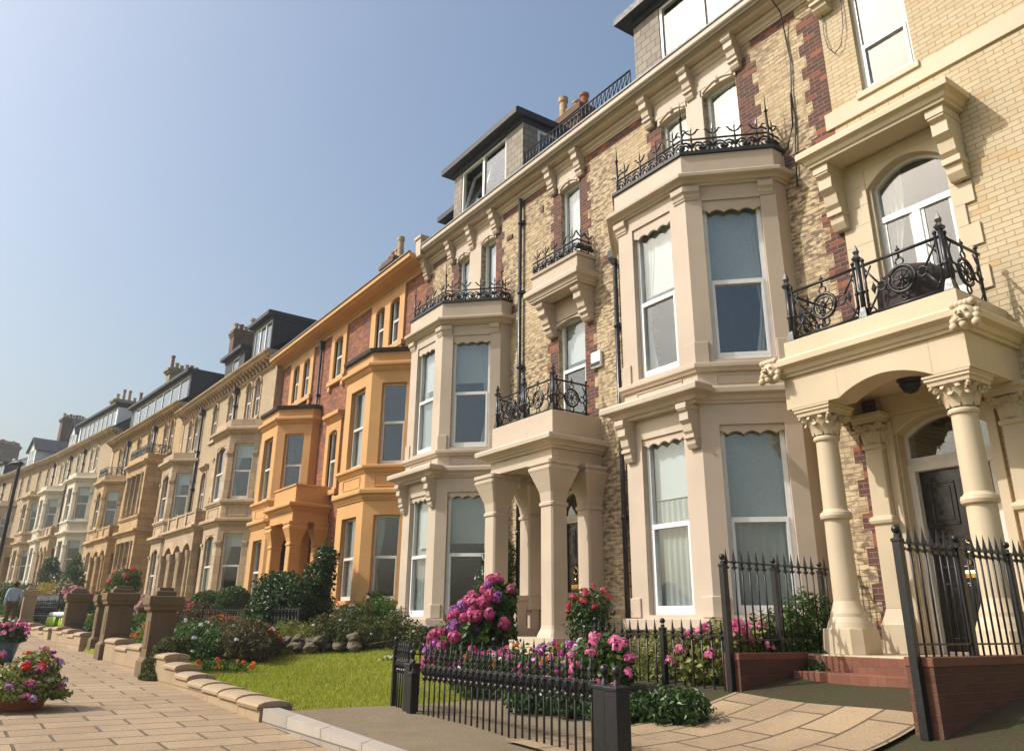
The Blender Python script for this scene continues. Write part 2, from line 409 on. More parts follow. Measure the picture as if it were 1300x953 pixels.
def cornice(z0, z1, out, inn=-.12):
    h = z1-z0
    return [(inn, z0), (out*.22, z0), (out*.26, z0+h*.16), (out*.42, z0+h*.2), (out*.55, z0+h*.42), (out*.8, z0+h*.52), (out*.98, z0+h*.56), (out, z0+h*.86), (out*.93, z1), (inn, z1)]
def sill(z0, z1, out, inn=-.12):
    h = z1-z0
    return [(inn, z0), (out*.5, z0), (out*.62, z0+h*.3), (out, z0+h*.42), (out, z0+h*.9), (out*.9, z1), (inn, z1)]
def band(z0, z1, out, inn=-.12): return [(inn, z0), (out, z0), (out, z1), (inn, z1)]

def curtain_mesh(mb, x0, x1, z0, z1, y, folds, amp=.03, pinch=None):
    n = max(8, int(folds*6)); rows = 8; vs = []; fs = []
    for j in range(rows+1):
        t = j/rows; z = z1+(z0-z1)*t
        for i in range(n+1):
            a = i/n; x = x0+(x1-x0)*a
            if pinch:
                k = math.exp(-((t-.62)/.28)**2)*.55
                x = pinch+(x-pinch)*(1-k)
            vs.append((x, y+amp*math.sin(a*folds*2*math.pi+.6*math.sin(3*a+j*.15)), z))
    for j in range(rows):
        for i in range(n): fs.append((j*(n+1)+i, j*(n+1)+i+1, (j+1)*(n+1)+i+1, (j+1)*(n+1)+i))
    mb.add(vs, fs, True)

def window(h, Mx, u0, u1, z0, z1, y=.13, zm=None, frame='upvc', fw=.065, blind=None, bmat='blind', net=None, drape=None,
           room=True, rise=0, round_=False, split=None, lower=True, label=None, name='window', depth=1.3, pane=True):
    """a sash window: frame with its rail, two panes, blind, curtains and the dim room behind"""
    if zm is None: zm = z0+(z1-z0)*.5
    mb = h.mb().at(Mx)
    ya, yb = y-.03, y+.05
    mb.box(u0, u0+fw, ya, yb, z0, z1); mb.box(u1-fw, u1, ya, yb, z0, z1)
    mb.box(u0+fw, u1-fw, ya, yb, z1-fw, z1); mb.box(u0+fw, u1-fw, ya-.02, yb, z0, z0+fw*1.3)
    if split == 'door':
        mb.box(u0+fw, u1-fw, ya-.012, yb, zm-.045, zm+.045)
        c = (u0+u1)/2; mb.box(c-.055, c+.055, ya-.008, yb, z0+fw, zm-.045)
        for a, b in ((u0+fw, c-.055), (c+.055, u1-fw)):
            mb.box(a, a+.05, ya+.012, yb-.002, z0+fw, zm-.045); mb.box(b-.05, b, ya+.012, yb-.002, z0+fw, zm-.045)
            mb.box(a+.05, b-.05, ya+.012, yb-.002, z0+fw*1.3, z0+.55)
    elif split == 'mid':
        c = (u0+u1)/2; mb.box(c-fw*.8, c+fw*.8, ya, yb, z0+fw*1.3, z1-fw)
    elif zm < z1-.05:
        mb.box(u0+fw, u1-fw, ya-.022, yb, zm-.035, zm+.035)
        if lower:
            q = fw*.6
            mb.box(u0+fw, u0+fw+q, ya-.022, yb-.01, z0+fw*1.3, zm-.035); mb.box(u1-fw-q, u1-fw, ya-.022, yb-.01, z0+fw*1.3, zm-.035)
            mb.box(u0+fw+q, u1-fw-q, ya-.022, yb-.01, z0+fw*1.3, z0+fw*1.3+q)
    if rise:
        mb.arch_plate(u0+fw, u1-fw, z1-fw, z1-fw-rise-.004, rise, ya+.004, yb-.004, 10, 'round' if round_ else 'seg')
    w = h.put(mb, name, frame)
    if label: w['label'] = label
    def sub(m, nm, mat): return h.put(m, nm, mat, 0, w)
    spans = [(u0+.02, u1-.02)] if split != 'mid' else [(u0+.02, (u0+u1)/2), ((u0+u1)/2, u1-.02)]
    if pane:
        for a, b in spans:
            zz = [(z0+.02, zm), (zm, z1-.02)] if (zm < z1-.05 and split != 'mid') else [(z0+.02, z1-.02)]
            for c, d in zz:
                g = h.mb().at(Mx); yy = y+(.0 if c > z0+.5 else -.006)
                g.box(a, b, yy, yy+.006, c, d); sub(g, 'pane', 'glass')
    if blind:
        g = h.mb().at(Mx); zb = z1-(z1-z0)*blind; g.box(u0+.03, u1-.03, y+.10, y+.106, zb, z1); g.box(u0+.03, u1-.03, y+.092, y+.114, zb, zb+.025)
        sub(g, 'blind', bmat)
    if net:
        g = h.mb().at(Mx); curtain_mesh(g, u0-.02, u1+.02, z0, z0+(z1-z0)*net, y+.085, (u1-u0)*9, .016); sub(g, 'net_curtain', 'net')
    if drape:
        for sd in drape:
            g = h.mb().at(Mx); wd = (u1-u0)*.34
            if sd == 'l': curtain_mesh(g, u0-.05, u0+wd, z0-.1, z1, y+.11, 5, .02, u0-.02)
            else: curtain_mesh(g, u1-wd, u1+.05, z0-.1, z1, y+.11, 5, .02, u1+.02)
            sub(g, 'drape', 'drape')
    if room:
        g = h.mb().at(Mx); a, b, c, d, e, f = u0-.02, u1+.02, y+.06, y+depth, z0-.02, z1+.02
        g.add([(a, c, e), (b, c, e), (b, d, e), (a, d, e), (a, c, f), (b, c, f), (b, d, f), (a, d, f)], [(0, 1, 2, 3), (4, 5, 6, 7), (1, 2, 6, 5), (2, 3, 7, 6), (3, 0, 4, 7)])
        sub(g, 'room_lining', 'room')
    return w

def bay_path(cx, w, b, ret):
    r = b-ret; return [(cx-w-r, .1), (cx-w-r, -ret), (cx-w, -b), (cx+w, -b), (cx+w+r, -ret), (cx+w+r, .1)]
def bay(h, cx, w, b, storeys, mouldings, mat, ground, left_windows=True, bevel=.012, extra=None, roof_z=None, run=None, ret=0.0):
    """canted bay: three faces, each storey with a window per face"""
    rn = b if run is None else run; ex = .1*rn/b
    if ret: rn = b-ret
    pts = [(cx-w-rn, -ret), (cx-w, -b), (cx+w, -b), (cx+w+rn, -ret)]
    path = bay_path(cx, w, b, ret) if ret else [(cx-w-rn-ex, .1), (cx-w, -b), (cx+w, -b), (cx+w+rn+ex, .1)]
    mb = h.mb()
    fcs = [face(pts[i], pts[i+1]) for i in range(3)]
    for st in storeys:
        zb, zt = st['z']
        if ret:
            for A, B in (((cx-w-rn, 0), (cx-w-rn, -ret)), ((cx+w+rn, -ret), (cx+w+rn, 0))):
                Mr, Lr = face(A, B); mb.at(Mr).wall(0, Lr, zb, zt, [], 0, .2)
        for k, (Mx, Ln) in enumerate(fcs):
            if k == 0 and not left_windows:
                mb.at(Mx).wall(0, Ln, zb, zt, [], 0, .2); continue
            m0, m1 = st['front'] if k == 1 else st['cant'] if k == 2 else tuple(reversed(st['cant']))
            o0, o1 = st['open']
            if k != 1 and st.get('blank_sides'):
                mb.at(Mx).wall(0, Ln, zb, zt, [], 0, .2); continue
            spans = [(m0, Ln-m1)]
            if k == 1 and st.get('lights', 1) > 1:
                n = st['lights']; mu = .2; ww = (Ln-m0-m1-mu*(n-1))/n; spans = [(m0+i*(ww+mu), m0+i*(ww+mu)+ww) for i in range(n)]
            mb.at(Mx).wall(0, Ln, zb, zt, [(p, q, o0, o1) for p, q in spans], 0, .24)
            if k == 1 and st.get('shafts'):
                for p, q in spans:
                    for xx in (p-.1, q+.1): mb.at(Mx).lathe(xx, -.02, [(.10, o0-.02), (.10, o0+.1), (.075, o0+.14), (.07, o1-.25), (.11, o1-.12), (.12, o1-.02)], 10)
            if k != 0 and 'valance' in st:
                mb.at(Mx).valance(m0+.002, Ln-m1-.002, o1-.002, o1-st['valance'], .03, .07, 4, .05)
            if st.get('rise') and k == 1:
                for p, q in spans: mb.at(Mx).arch_plate(p+.002, q-.002, o1-.002, o1-.2, .17, .02, .12, 8)
            wk = dict(st.get('win', {})); wk.update(st.get('win_front' if k == 1 else 'win_cant', {}))
            if k == 0: wk.update(blind=None, net=None, drape=None)
            if k == 0 and not st.get('leftwin', True): continue
            for p, q in spans: window(h, Mx, p+.004, q-.004, o0+.003, o1-.003, room=False, **wk)
    for prof in mouldings: mb.sweep(path, prof)
    if ground is not None: mb.sweep([(p[0], p[1]) for p in path], [(-.3, ground), (-.04, ground), (-.04, storeys[0]['z'][0]), (-.3, storeys[0]['z'][0])])
    if extra: extra(mb, fcs)
    if roof_z is not None:
        mb.prism_z([(cx-w-rn+.02, .05), (cx-w-rn+.02, -ret), (cx-w, -b+.02), (cx+w, -b+.02), (cx+w+rn-.02, -ret), (cx+w+rn-.02, .05)], roof_z-.08, roof_z)
    o = h.put(mb, 'bay_window', mat, bevel)
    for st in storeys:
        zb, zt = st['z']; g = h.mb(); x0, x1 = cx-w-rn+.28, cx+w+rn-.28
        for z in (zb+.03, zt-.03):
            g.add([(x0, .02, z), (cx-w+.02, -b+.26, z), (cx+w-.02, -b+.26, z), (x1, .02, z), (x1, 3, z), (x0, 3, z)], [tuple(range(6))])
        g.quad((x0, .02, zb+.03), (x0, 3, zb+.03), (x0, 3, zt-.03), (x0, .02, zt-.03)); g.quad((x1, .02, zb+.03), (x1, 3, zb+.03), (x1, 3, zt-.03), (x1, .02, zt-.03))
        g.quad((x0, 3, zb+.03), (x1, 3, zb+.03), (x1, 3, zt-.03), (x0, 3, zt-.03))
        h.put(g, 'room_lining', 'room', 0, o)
    return o, path, fcs

def bracket(h, x0, x1, ztop, zbot, out, mat, y=0.0, bevel=.008, fluted=False, parent=None, name='bracket'):
    """scrolled console"""
    H = ztop-zbot
    m = h.mb(); o = out
    m.prism_x([(y, ztop), (y-o, ztop), (y-o, ztop-H*.16), (y-o*.86, ztop-H*.2), (y-o*.86, ztop-H*.38), (y-o*.66, ztop-H*.46), (y-o*.60, ztop-H*.62),
               (y-o*.44, ztop-H*.70), (y-o*.40, ztop-H*.90), (y-o*.26, zbot), (y, zbot)], x0, x1)
    e = .014
    m.box(x0-e, x1+e, y-o-e, y-.002, ztop-H*.13, ztop-.001)
    m.box(x0-e, x1+e, y-o*.5-e, y-.002, ztop-H*.78, ztop-H*.69)
    if fluted:
        for k in range(3):
            xx = x0+(x1-x0)*(.2+.3*k); m.box(xx-.012, xx+.012, y-o*.89, y-o*.8, ztop-H*.4, ztop-H*.19)
    return h.put(m, name, mat, bevel, parent)

def pipe(h, x, y, z0, z1, r=.046, mat='pipe', hopper=True, name='drainpipe', kink=None):
    m = h.mb(); m.tube([(x, y, z0), (x, y, z1)], r, 10)
    z = z0+.9
    while z < z1-.3:
        m.tube([(x, y, z-.05), (x, y, z+.05)], r*1.28, 10); m.box(x-r*2.1, x+r*2.1, y+r*.3, -.001, z-.035, z+.035); z += 1.85
    if hopper:
        m.loft(x, y, [(r*1.1, z1-.05), (r*2.2, z1+.1), (r*2.2, z1+.26)])
    if kink:
        m.tube([(x, y, z1+.1), (x, y-.02, z1+.25), (x+kink, y-.3, z1+.5)], r*.9, 8)
    return h.put(m, name, mat)

def fleur(m, x, y, z, s, spike=0):
    """fleur-de-lis finial on an upright"""
    m.tube([(x, y, z-.5*s), (x, y, z+.55*s)], .012, 5)
    m.add([(x-.02, y, z+.5*s), (x+.02, y, z+.5*s), (x, y-.015, z+.5*s), (x, y+.015, z+.5*s), (x, y, z+1.0*s)], [(0, 2, 4), (2, 1, 4), (1, 3, 4), (3, 0, 4)])
    for sd in (-1, 1):
        m.tube([(x, y, z+.1*s), (x+sd*.25*s, y, z+.25*s), (x+sd*.42*s, y, z+.5*s), (x+sd*.56*s, y, z+.46*s)], [.012, .018, .016, .006], 5)
    if spike:
        m.tube([(x, y, z), (x, y, z+spike*.75)], .014, 6); m.tube([(x, y, z+spike*.6), (x, y, z+spike)], [.024, .003], 6)

def scroll(m, x, y, z, r, d=1):
    pts = [(x+d*(r*(1-.75*t))*math.cos(2.2*math.pi*t*1.4), y, z+(r*(1-.75*t))*math.sin(2.2*math.pi*t*1.4)) for t in [i/14 for i in range(15)]]
    m.tube(pts, .019, 5); m.ball((pts[-1][0], y, pts[-1][2]), .036, 6, 4)

def cresting(m, Ln, n, hgt=.42, spikes=(True, True)):
    """run of wrought scrolls and fleur finials along x, y=0, z from 0"""
    m.tube([(0, 0, .03), (Ln, 0, .03)], .019, 5); m.tube([(0, 0, hgt*.72), (Ln, 0, hgt*.72)], .019, 5)
    for i in range(n):
        x = Ln*(i+.5)/n
        m.tube([(x, 0, 0), (x, 0, hgt*.8)], .019, 5); fleur(m, x, 0, hgt*.86, .26)
        scroll(m, x-.16*Ln/n*2, 0, hgt*.33, min(.13, Ln/n*.32), 1); scroll(m, x+.16*Ln/n*2, 0, hgt*.33, min(.13, Ln/n*.32), -1)
        m.add([(x-.03, 0, hgt*.3), (x+.03, 0, hgt*.3), (x+.1, -.01, hgt*.6), (x, 0, hgt*.52), (x-.1, -.01, hgt*.6)], [(0, 1, 2, 3), (0, 3, 4)])
    for k, sp in enumerate(spikes):
        if sp:
            x = Ln*k; m.tube([(x, 0, 0), (x, 0, hgt*1.5)], .022, 6); m.tube([(x, 0, hgt*1.4), (x, 0, hgt*2.6)], [.02, .003], 6); m.ball((x, 0, hgt*1.75), .035, 7, 5)
            for sd in (-1, 1): m.tube([(x, 0, hgt*.85), (x+sd*.08, 0, hgt*1.0), (x+sd*.16, 0, hgt*.95)], [.018, .016, .007], 5)

def roundel_panel(m, x0, x1, hgt):
    """cast panel: wheel in the middle, rings, crossing stays"""
    c = (x0+x1)/2; zc = hgt*.5; r = min(.17, (x1-x0)*.2)
    ring = lambda cx, cz, rr, t: m.tube([(cx+rr*math.cos(a), 0, cz+rr*math.sin(a)) for a in [2*math.pi*i/18 for i in range(18)]], t, 6, True)
    ring(c, zc, r, .022); ring(c, zc, r*.72, .01); m.ball((c, 0, zc), .035, 7, 5)
    for i in range(8):
        a = math.pi*i/4; m.tube([(c, 0, zc), (c+r*.72*math.cos(a), 0, zc+r*.72*math.sin(a))], .011, 5)
    ring(c, zc+r+.055, .05, .012); ring(c, zc-r-.055, .05, .012); ring(c-r-.09, zc, .06, .013); ring(c+r+.09, zc, .06, .013)
    m.tube([(c, 0, zc+r+.1), (c, 0, hgt+.09)], [.018, .008], 5); m.ball((c, 0, hgt+.03), .03, 7, 5)
    for sx in (-1, 1):
        e = x0+.07 if sx < 0 else x1-.07
        m.tube([(e, 0, hgt-.04), (c+sx*(r+.12), 0, zc+.03)], .014, 5); m.tube([(e, 0, .06), (c+sx*(r+.12), 0, zc-.03)], .014, 5)
        m.tube([(e, 0, hgt-.2), (e-sx*.1, 0, hgt-.04)], .012, 5); m.tube([(e, 0, .2), (e-sx*.1, 0, .05)], .012, 5)
        m.add([(c+sx*(r+.2)-.04, 0, zc), (c+sx*(r+.2), 0, zc+.09), (c+sx*(r+.2)+.04, 0, zc), (c+sx*(r+.2), 0, zc-.09), (c+sx*(r+.2), .02, zc), (c+sx*(r+.2), -.02, zc)], [(0, 1, 4), (1, 2, 4), (2, 3, 4), (3, 0, 4), (0, 1, 5), (1, 2, 5), (2, 3, 5), (3, 0, 5)])
        m.tube([(e, 0, 0), (e, 0, hgt+.05)], .018, 6); m.ball((e, 0, hgt+.07), .028, 7, 5); m.ball((e, 0, hgt*.5), .028, 7, 5)
    m.tube([(x0, 0, hgt), (x1, 0, hgt)], .02, 6); m.tube([(x0, 0, .04), (x1, 0, .04)], .018, 6)

def balcony(h, parent_name, x0, x1, yf, z, hgt, n, back=0.0, left=False, rail_mat='iron'):
    m = h.mb(); w = (x1-x0)/n
    g = m.at(T(x0, yf, z))
    for i in range(n): roundel_panel(g, i*w, (i+1)*w, hgt)
    for i in range(n+1):
        g.tube([(i*w, 0, -.02), (i*w, 0, hgt+.1)], .032, 8); g.loft(i*w, 0, [(.035, hgt+.08), (.05, hgt+.12), (.02, hgt+.17), (.032, hgt+.22), (.004, hgt+.32)]); g.ball((i*w, 0, hgt*.5), .045, 8, 5); g.loft(i*w, 0, [(.055, -.0), (.04, .09), (.03, .14)])
    Ms, Ln = face((x1, yf), (x1, back)); roundel_panel(m.at(Ms @ T(0, 0, z)), .02, Ln-.12, hgt)
    Ms2, Ln = face((x0, back), (x0, yf)); roundel_panel(m.at(Ms2 @ T(0, 0, z)), .12, Ln-.02, hgt)
    return h.put(m, parent_name, rail_mat)

def dormer(h, x0, x1, y0, z0, z1, depth, cheek='slatec', jamb=.6, win=(None, None), frame='upvc', over=.3, side=True, panes=2, open_left=False, roofm='lead', front=None):
    """flat-roofed dormer with glazed front"""
    a, b = win if win[0] is not None else (x0+jamb, x1-jamb)
    m = h.mb(); zt = z1-.16
    m.box(x0, a, y0, y0+.18, z0, zt); m.box(b, x1, y0, y0+.18, z0, zt); m.box(a, b, y0+.002, y0+.18, z0, z0+.1)
    m.box(x0+.002, x0+.15, y0+.18, y0+depth, z0, zt)
    if side:
        m.box(x1-.15, x1-.002, y0+.18, y0+.45, z0, zt); m.box(x1-.15, x1-.002, y0+1.5, y0+depth, z0, zt); m.box(x1-.15, x1-.002, y0+.45, y0+1.5, z0, z0+.35); m.box(x1-.15, x1-.002, y0+.45, y0+1.5, zt-.2, zt)
    else: m.box(x1-.15, x1-.002, y0+.18, y0+depth, z0, zt)
    d = h.put(m, 'dormer', front or cheek)
    r = h.mb(); r.box(x0-over, x1+over*.35, y0-.28, y0+depth, z1-.16, z1); r.box(x0-.02, x1+.02, y0-.05, y0+depth-.01, z1-.30, z1-.162); r.box(x0-over+.03, x1+over*.33, y0-.24, y0+depth-.02, z1+.001, z1+.03)
    h.put(r, 'dormer_roof', roofm, 0, d)
    f = h.mb(); fw = .07; za, zb = z0+.1, zt-.14
    f.box(a, a+fw, y0+.02, y0+.1, za, zb); f.box(b-fw, b, y0+.02, y0+.1, za, zb); f.box(a+fw, b-fw, y0+.02, y0+.1, za, za+fw); f.box(a+fw, b-fw, y0+.02, y0+.1, zb-fw, zb)
    for k in range(1, panes):
        x = a+(b-a)*k/panes; f.box(x-.05, x+.05, y0+.02, y0+.1, za+fw, zb-fw)
    h.put(f, 'window_frame', frame, 0, d)
    for k in range(panes):
        g = h.mb(); xa, xb = a+(b-a)*k/panes+.05, a+(b-a)*(k+1)/panes-.05
        if open_left and k == 0:
            q = g.at(T(0, y0+.04, za) @ Matrix.Rotation(R(-14), 4, 'X')); q.box(xa, xb, 0, .006, .03, zb-za-.04)
            fr = h.mb().at(T(0, y0+.04, za) @ Matrix.Rotation(R(-14), 4, 'X'))
            for bx in ((xa-.01, xa+.06), (xb-.06, xb+.01)): fr.box(*bx, -.03, .03, 0, zb-za-.02)
            fr.box(xa+.06, xb-.06, -.03, .03, 0, .06); fr.box(xa+.06, xb-.06, -.03, .03, zb-za-.09, zb-za-.02)
            h.put(fr, 'open_sash', frame, 0, d)
        else: g.box(xa, xb, y0+.05, y0+.056, za+.03, zb-.03)
        h.put(g, 'pane', 'glass', 0, d)
    if side:
        f = h.mb(); xs = x1-.05
        f.box(xs-.06, xs+.052, y0+.45, y0+.52, z0+.35, zt-.2); f.box(xs-.06, xs+.052, y0+1.43, y0+1.5, z0+.35, zt-.2); f.box(xs-.06, xs+.052, y0+.52, y0+1.43, z0+.35, z0+.42); f.box(xs-.06, xs+.052, y0+.52, y0+1.43, zt-.27, zt-.2)
        h.put(f, 'window_frame', frame, 0, d)
        g = h.mb(); g.box(xs-.004, xs+.002, y0+.5, y0+1.45, z0+.4, zt-.25); h.put(g, 'pane', 'glass', 0, d)
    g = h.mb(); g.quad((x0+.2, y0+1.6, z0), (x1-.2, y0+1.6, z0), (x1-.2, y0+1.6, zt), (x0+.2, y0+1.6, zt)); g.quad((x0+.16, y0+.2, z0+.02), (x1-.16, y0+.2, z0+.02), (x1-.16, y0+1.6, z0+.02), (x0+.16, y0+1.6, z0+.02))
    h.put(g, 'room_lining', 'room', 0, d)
    return d

def chimney(h, x0, x1, y0, y1, z0, z1, mat='sootb', pots=6, tall=None, cap=.1):
    m = h.mb(); m.box(x0, x1, y0, y1, z0, z1-.45)
    m.box(x0-cap*.5, x1+cap*.5, y0-cap*.5, y1+cap*.5, z1-.45, z1-.3); m.box(x0-cap, x1+cap, y0-cap, y1+cap, z1-.3, z1-.14); m.box(x0-cap*.3, x1+cap*.3, y0-cap*.3, y1+cap*.3, z1-.14, z1)
    c = h.put(m, 'chimney', mat)
    rr = random.Random(int(abs(x0*31+z1*7)))
    for k in range(pots):
        p = h.mb(); along = y1-y0 > x1-x0
        cx = (x0+x1)/2 if along else x0+(x1-x0)*(k+.5)/pots; cy = y0+(y1-y0)*(k+.5)/pots if along else (y0+y1)/2
        hh = rr.uniform(.3, .5) if not (tall is not None and k in tall) else .95
        r = .14; p.lathe(cx, cy, [(r*1.15, z1-.02), (r*.95, z1+hh*.15), (r*.85, z1+hh*.8), (r*1.08, z1+hh*.84), (r*1.08, z1+hh), (r*.8, z1+hh), (r*.75, z1+hh*.7)], 12)
        h.put(p, 'chimney_pot', rr.choice(['pot', 'potb', 'potb', 'pot']), 0, c)
    return c

def roof(h, x0, x1, y0, z0, run, pitch, mat='slate', depth=10, gable='sootb'):
    m = h.mb(); zr = z0+run*math.tan(R(pitch)); yr = y0+run; yb = y0+run*2
    m.add([(x0, y0, z0), (x1, y0, z0), (x1, yr, zr), (x0, yr, zr), (x0, yb, z0), (x1, yb, z0)], [(0, 1, 2, 3), (3, 2, 5, 4)])
    m.add([(x0, y0, z0-.1), (x1, y0, z0-.1), (x1, yr, zr-.1), (x0, yr, zr-.1), (x0, yb, z0-.1), (x1, yb, z0-.1)], [(0, 3, 2, 1), (3, 4, 5, 2)])
    m.box(x0, x1, yr-.12, yr+.12, zr-.04, zr+.08)
    r = h.put(m, 'roof', mat)
    g = h.mb()
    for x in (x0+.01, x1-.26):
        g.prism_x([(.31, -1), (.31, z0-.12), (yr, zr-.12), (yb, z0-.12), (yb, -1)], x, x+.25)
    g.box(x0+.26, x1-.26, yb-.3, yb-.02, -1, z0-.13)
    h.put(g, 'party_wall', gable)
    return r

def handle_knob(h, parent, x, y, z, r=.03, mat='brass', name='knob'):
    k = h.mb(); k.ball((x, y, z), r, 8, 6); h.put(k, name, mat, 0, parent)

def panel_door(h, x0, x1, z0, z1, y, mat='doorb', letter=True):
    m = h.mb(); m.box(x0, x1, y, y+.05, z0, z1); w = x1-x0; H = z1-z0
    for (a, b) in ((.12, .46), (.54, .88)):
        for (c, d) in ((.06, .36), (.44, .62), (.68, .93)):
            xa, xb, za, zb = x0+w*a, x0+w*b, z0+H*c, z0+H*d
            for bx in ((xa, xb, za, za+.025), (xa, xb, zb-.025, zb), (xa, xa+.025, za+.025, zb-.025), (xb-.025, xb, za+.025, zb-.025)): m.box(bx[0], bx[1], y-.018, y+.001, bx[2], bx[3])
            m.box(xa+.06, xb-.06, y-.012, y+.001, za+.06, zb-.06)
    d = h.put(m, 'door', mat, .004)
    if letter:
        g = h.mb(); c = (x0+x1)/2; g.box(c-.16, c+.16, y-.03, y-.001, z0+H*.385, z0+H*.385+.085); g.box(c-.12, c+.12, y-.038, y-.029, z0+H*.385+.02, z0+H*.385+.065); h.put(g, 'letter_plate', 'brass', .004, d)
        g = h.mb(); g.tube([(c+.06*math.cos(a), y-.035, z0+H*.55+.06*math.sin(a)) for a in [2*math.pi*i/12 for i in range(12)]], .012, 6, True); g.ball((c, y-.03, z0+H*.55+.07), .025, 8, 5); h.put(g, 'knocker', 'brass', 0, d)
        handle_knob(h, d, c, y-.04, z0+H*.47, .032)
    return d

def toothed(m, x0, x1, z0, z1, side, y=-.003, t=.02, step=.225, tooth=.11, skip=()):
    """brick quoin strip with a toothed edge on the given side"""
    z = z0; k = 0
    while z < z1-.01:
        zz = min(z+step, z1); e = tooth if k % 2 else 0
        if side == 'r': m.box(x0, x1+e, y, y+t, z, zz)
        elif side == 'l': m.box(x0-e, x1, y, y+t, z, zz)
        else: m.box(x0-e, x1+e, y, y+t, z, zz)
        z = zz; k += 1

def quoin(h, *a, mat='quoin', **k):
    m = h.mb(); toothed(m, *a, **k); return h.put(m, 'quoin', mat)
def slab_part(h, name, mat, *boxes, bevel=0):
    for b in boxes:
        m = h.mb(); m.box(*b); h.put(m, name, mat, bevel)
# ------------------------------------------------------------------ house 1: peach bays on buff brick
def upath(x0, x1, yf, yb=0.06): return [(x0, yb), (x0, yf), (x1, yf), (x1, yb)]
def corner_blocks(mb, cx, w, b, prof, n=.24, ret=0.0):
    s2 = math.sqrt(.5)
    for sx in (-1, 1):
        c = (cx+sx*w, -b); f = (c[0]-sx*n, -b); k = (c[0]+sx*n*s2, -b+n*s2)
        mb.sweep([k, c, f] if sx < 0 else [f, c, k], prof)
    for sx in (-1, 1):
        e = (cx+sx*(w+b-ret-.02), -.02-ret); k = (e[0]-sx*n*s2, e[1]-n*s2)
        mb.sweep([e, k] if sx < 0 else [k, e], prof)

h = House('terraced_house', 'buff brick house with two peach painted bays, peach porch and slate-sided dormers', 'house', -12.5, 10, 0, group='terraced houses in the crescent')
H1 = h
b1, b2 = (-8.65, .805, 1.28), (-16.52, .795, 1.28)   # middle, half front, projection
bayholes = [(c-w-b+.6, c+w+b-.6, .11, 6.9) for c, w, b in (b1, b2)]
WIN2 = [(-9.49, -8.78, 7.72, 9.44), (-8.36, -7.60, 7.72, 9.44), (-12.72, -12.05, 7.40, 9.44), (-17.30, -16.66, 7.72, 9.44), (-16.07, -15.42, 7.72, 9.44)]
W1 = (-12.87, -11.97, 3.86, 6.22); D1 = (-13.05, -12.15, -.12, 2.60)
m = h.mb(); m.wall(-19.1, -5.86, -1.0, 10.2, bayholes+WIN2+[W1, D1]); h.put(m, 'wall', 'buffb')
# burnt-brick quoins and string
for q in ((-7.59, -7.24, 7.6, 9.62, 'r'), (-9.78, -9.5, 7.6, 9.62, 'l'), (-13.0, -12.73, 6.95, 9.62, 'l'), (-12.04, -11.78, 6.95, 9.62, 'r'), (-15.41, -15.15, 7.6, 9.62, 'r'), (-17.56, -17.31, 7.6, 9.62, 'l'),
          (-13.15, -12.88, 3.6, 5.95, 'l'), (-11.96, -11.7, 3.6, 5.95, 'r'), (-6.17, -5.862, -.8, 9.60, 'l'), (-19.098, -18.75, -.3, 9.60, 'r')): quoin(h, *q)
slab_part(h, 'brick_string', 'quoin', *[(a, b, -.005, .02, 9.69, 9.868) for a, b in ((-18.75, -17.6), (-15.1, -13.0), (-11.75, -9.8), (-7.2, -6.28))], *[(a, b, -.005, .02, 7.0, 7.22) for a, b in ((-15.9, -14.4), (-11.35, -10.6), (-6.95, -6.39))])
# eaves
m = h.mb()
m.sweep([(-19.1, 0), (-5.9, 0)], [(-.1, 10.08), (.28, 10.08), (.30, 10.14), (.35, 10.20), (.41, 10.28), (.41, 10.40), (-.1, 10.40)])
m.sweep([(-19.1, 0), (-5.9, 0)], cornice(9.87, 10.078, .13, -.1))
m.box(-19.1, -5.9, -.38, -.05, 10.402, 10.42)
h.put(m, 'eaves_cornice', 'peach', .006)
m = h.mb(); m.box(-19.1, -5.9, -.435, -.39, 10.39, 10.43); h.put(m, 'gutter_edge', 'greyfr')
for c in (-7.52, -8.62, -9.74, -11.95, -12.95, -15.36, -16.49, -17.58, -19.0): bracket(h, c-.1, c+.1, 10.078, 9.44, .28, 'peach')
# top floor windows with peach heads
def head1(grp, lo, hi, mull=None):
    m = h.mb(); m.box(lo, hi, -.045, .06, 9.52, 9.868)
    for (a, b, c, d) in grp:
        m.arch_plate(a-.04, b+.04, 9.518, 9.36, .07, -.04, .1, 10); q = h.mb(); q.box(a, b, -.05, .1, c-.14, c); h.put(q, 'window_sill', 'peach', .006)
        xs = [a+.02+(b-a-.04)*i/12 for i in range(13)]; mid = (a+b)/2
        m.tube([(x, -.045, 9.40+.13*(1-((x-mid)/((b-a)/2))**2)) for x in xs], .026, 6); m.tube([(mid, -.045, 9.58), (mid, -.06, 9.47)], [.03, .045], 6)
    if mull: m.box(mull[0], mull[1], -.04, .06, 7.6, 9.518)
    h.put(m, 'window_head', 'peach', .006)
head1(WIN2[0:2], -9.6, -7.5, (-8.775, -8.365)); head1(WIN2[2:3], -12.82, -11.95); head1(WIN2[3:5], -17.42, -15.32, (-16.655, -16.075))
for i, (a, b, c, d) in enumerate(WIN2):
    window(h, I4, a+.004, b-.004, c+.003, d-.003, zm=d, blind=.93 if i != 2 else .8, split=None)
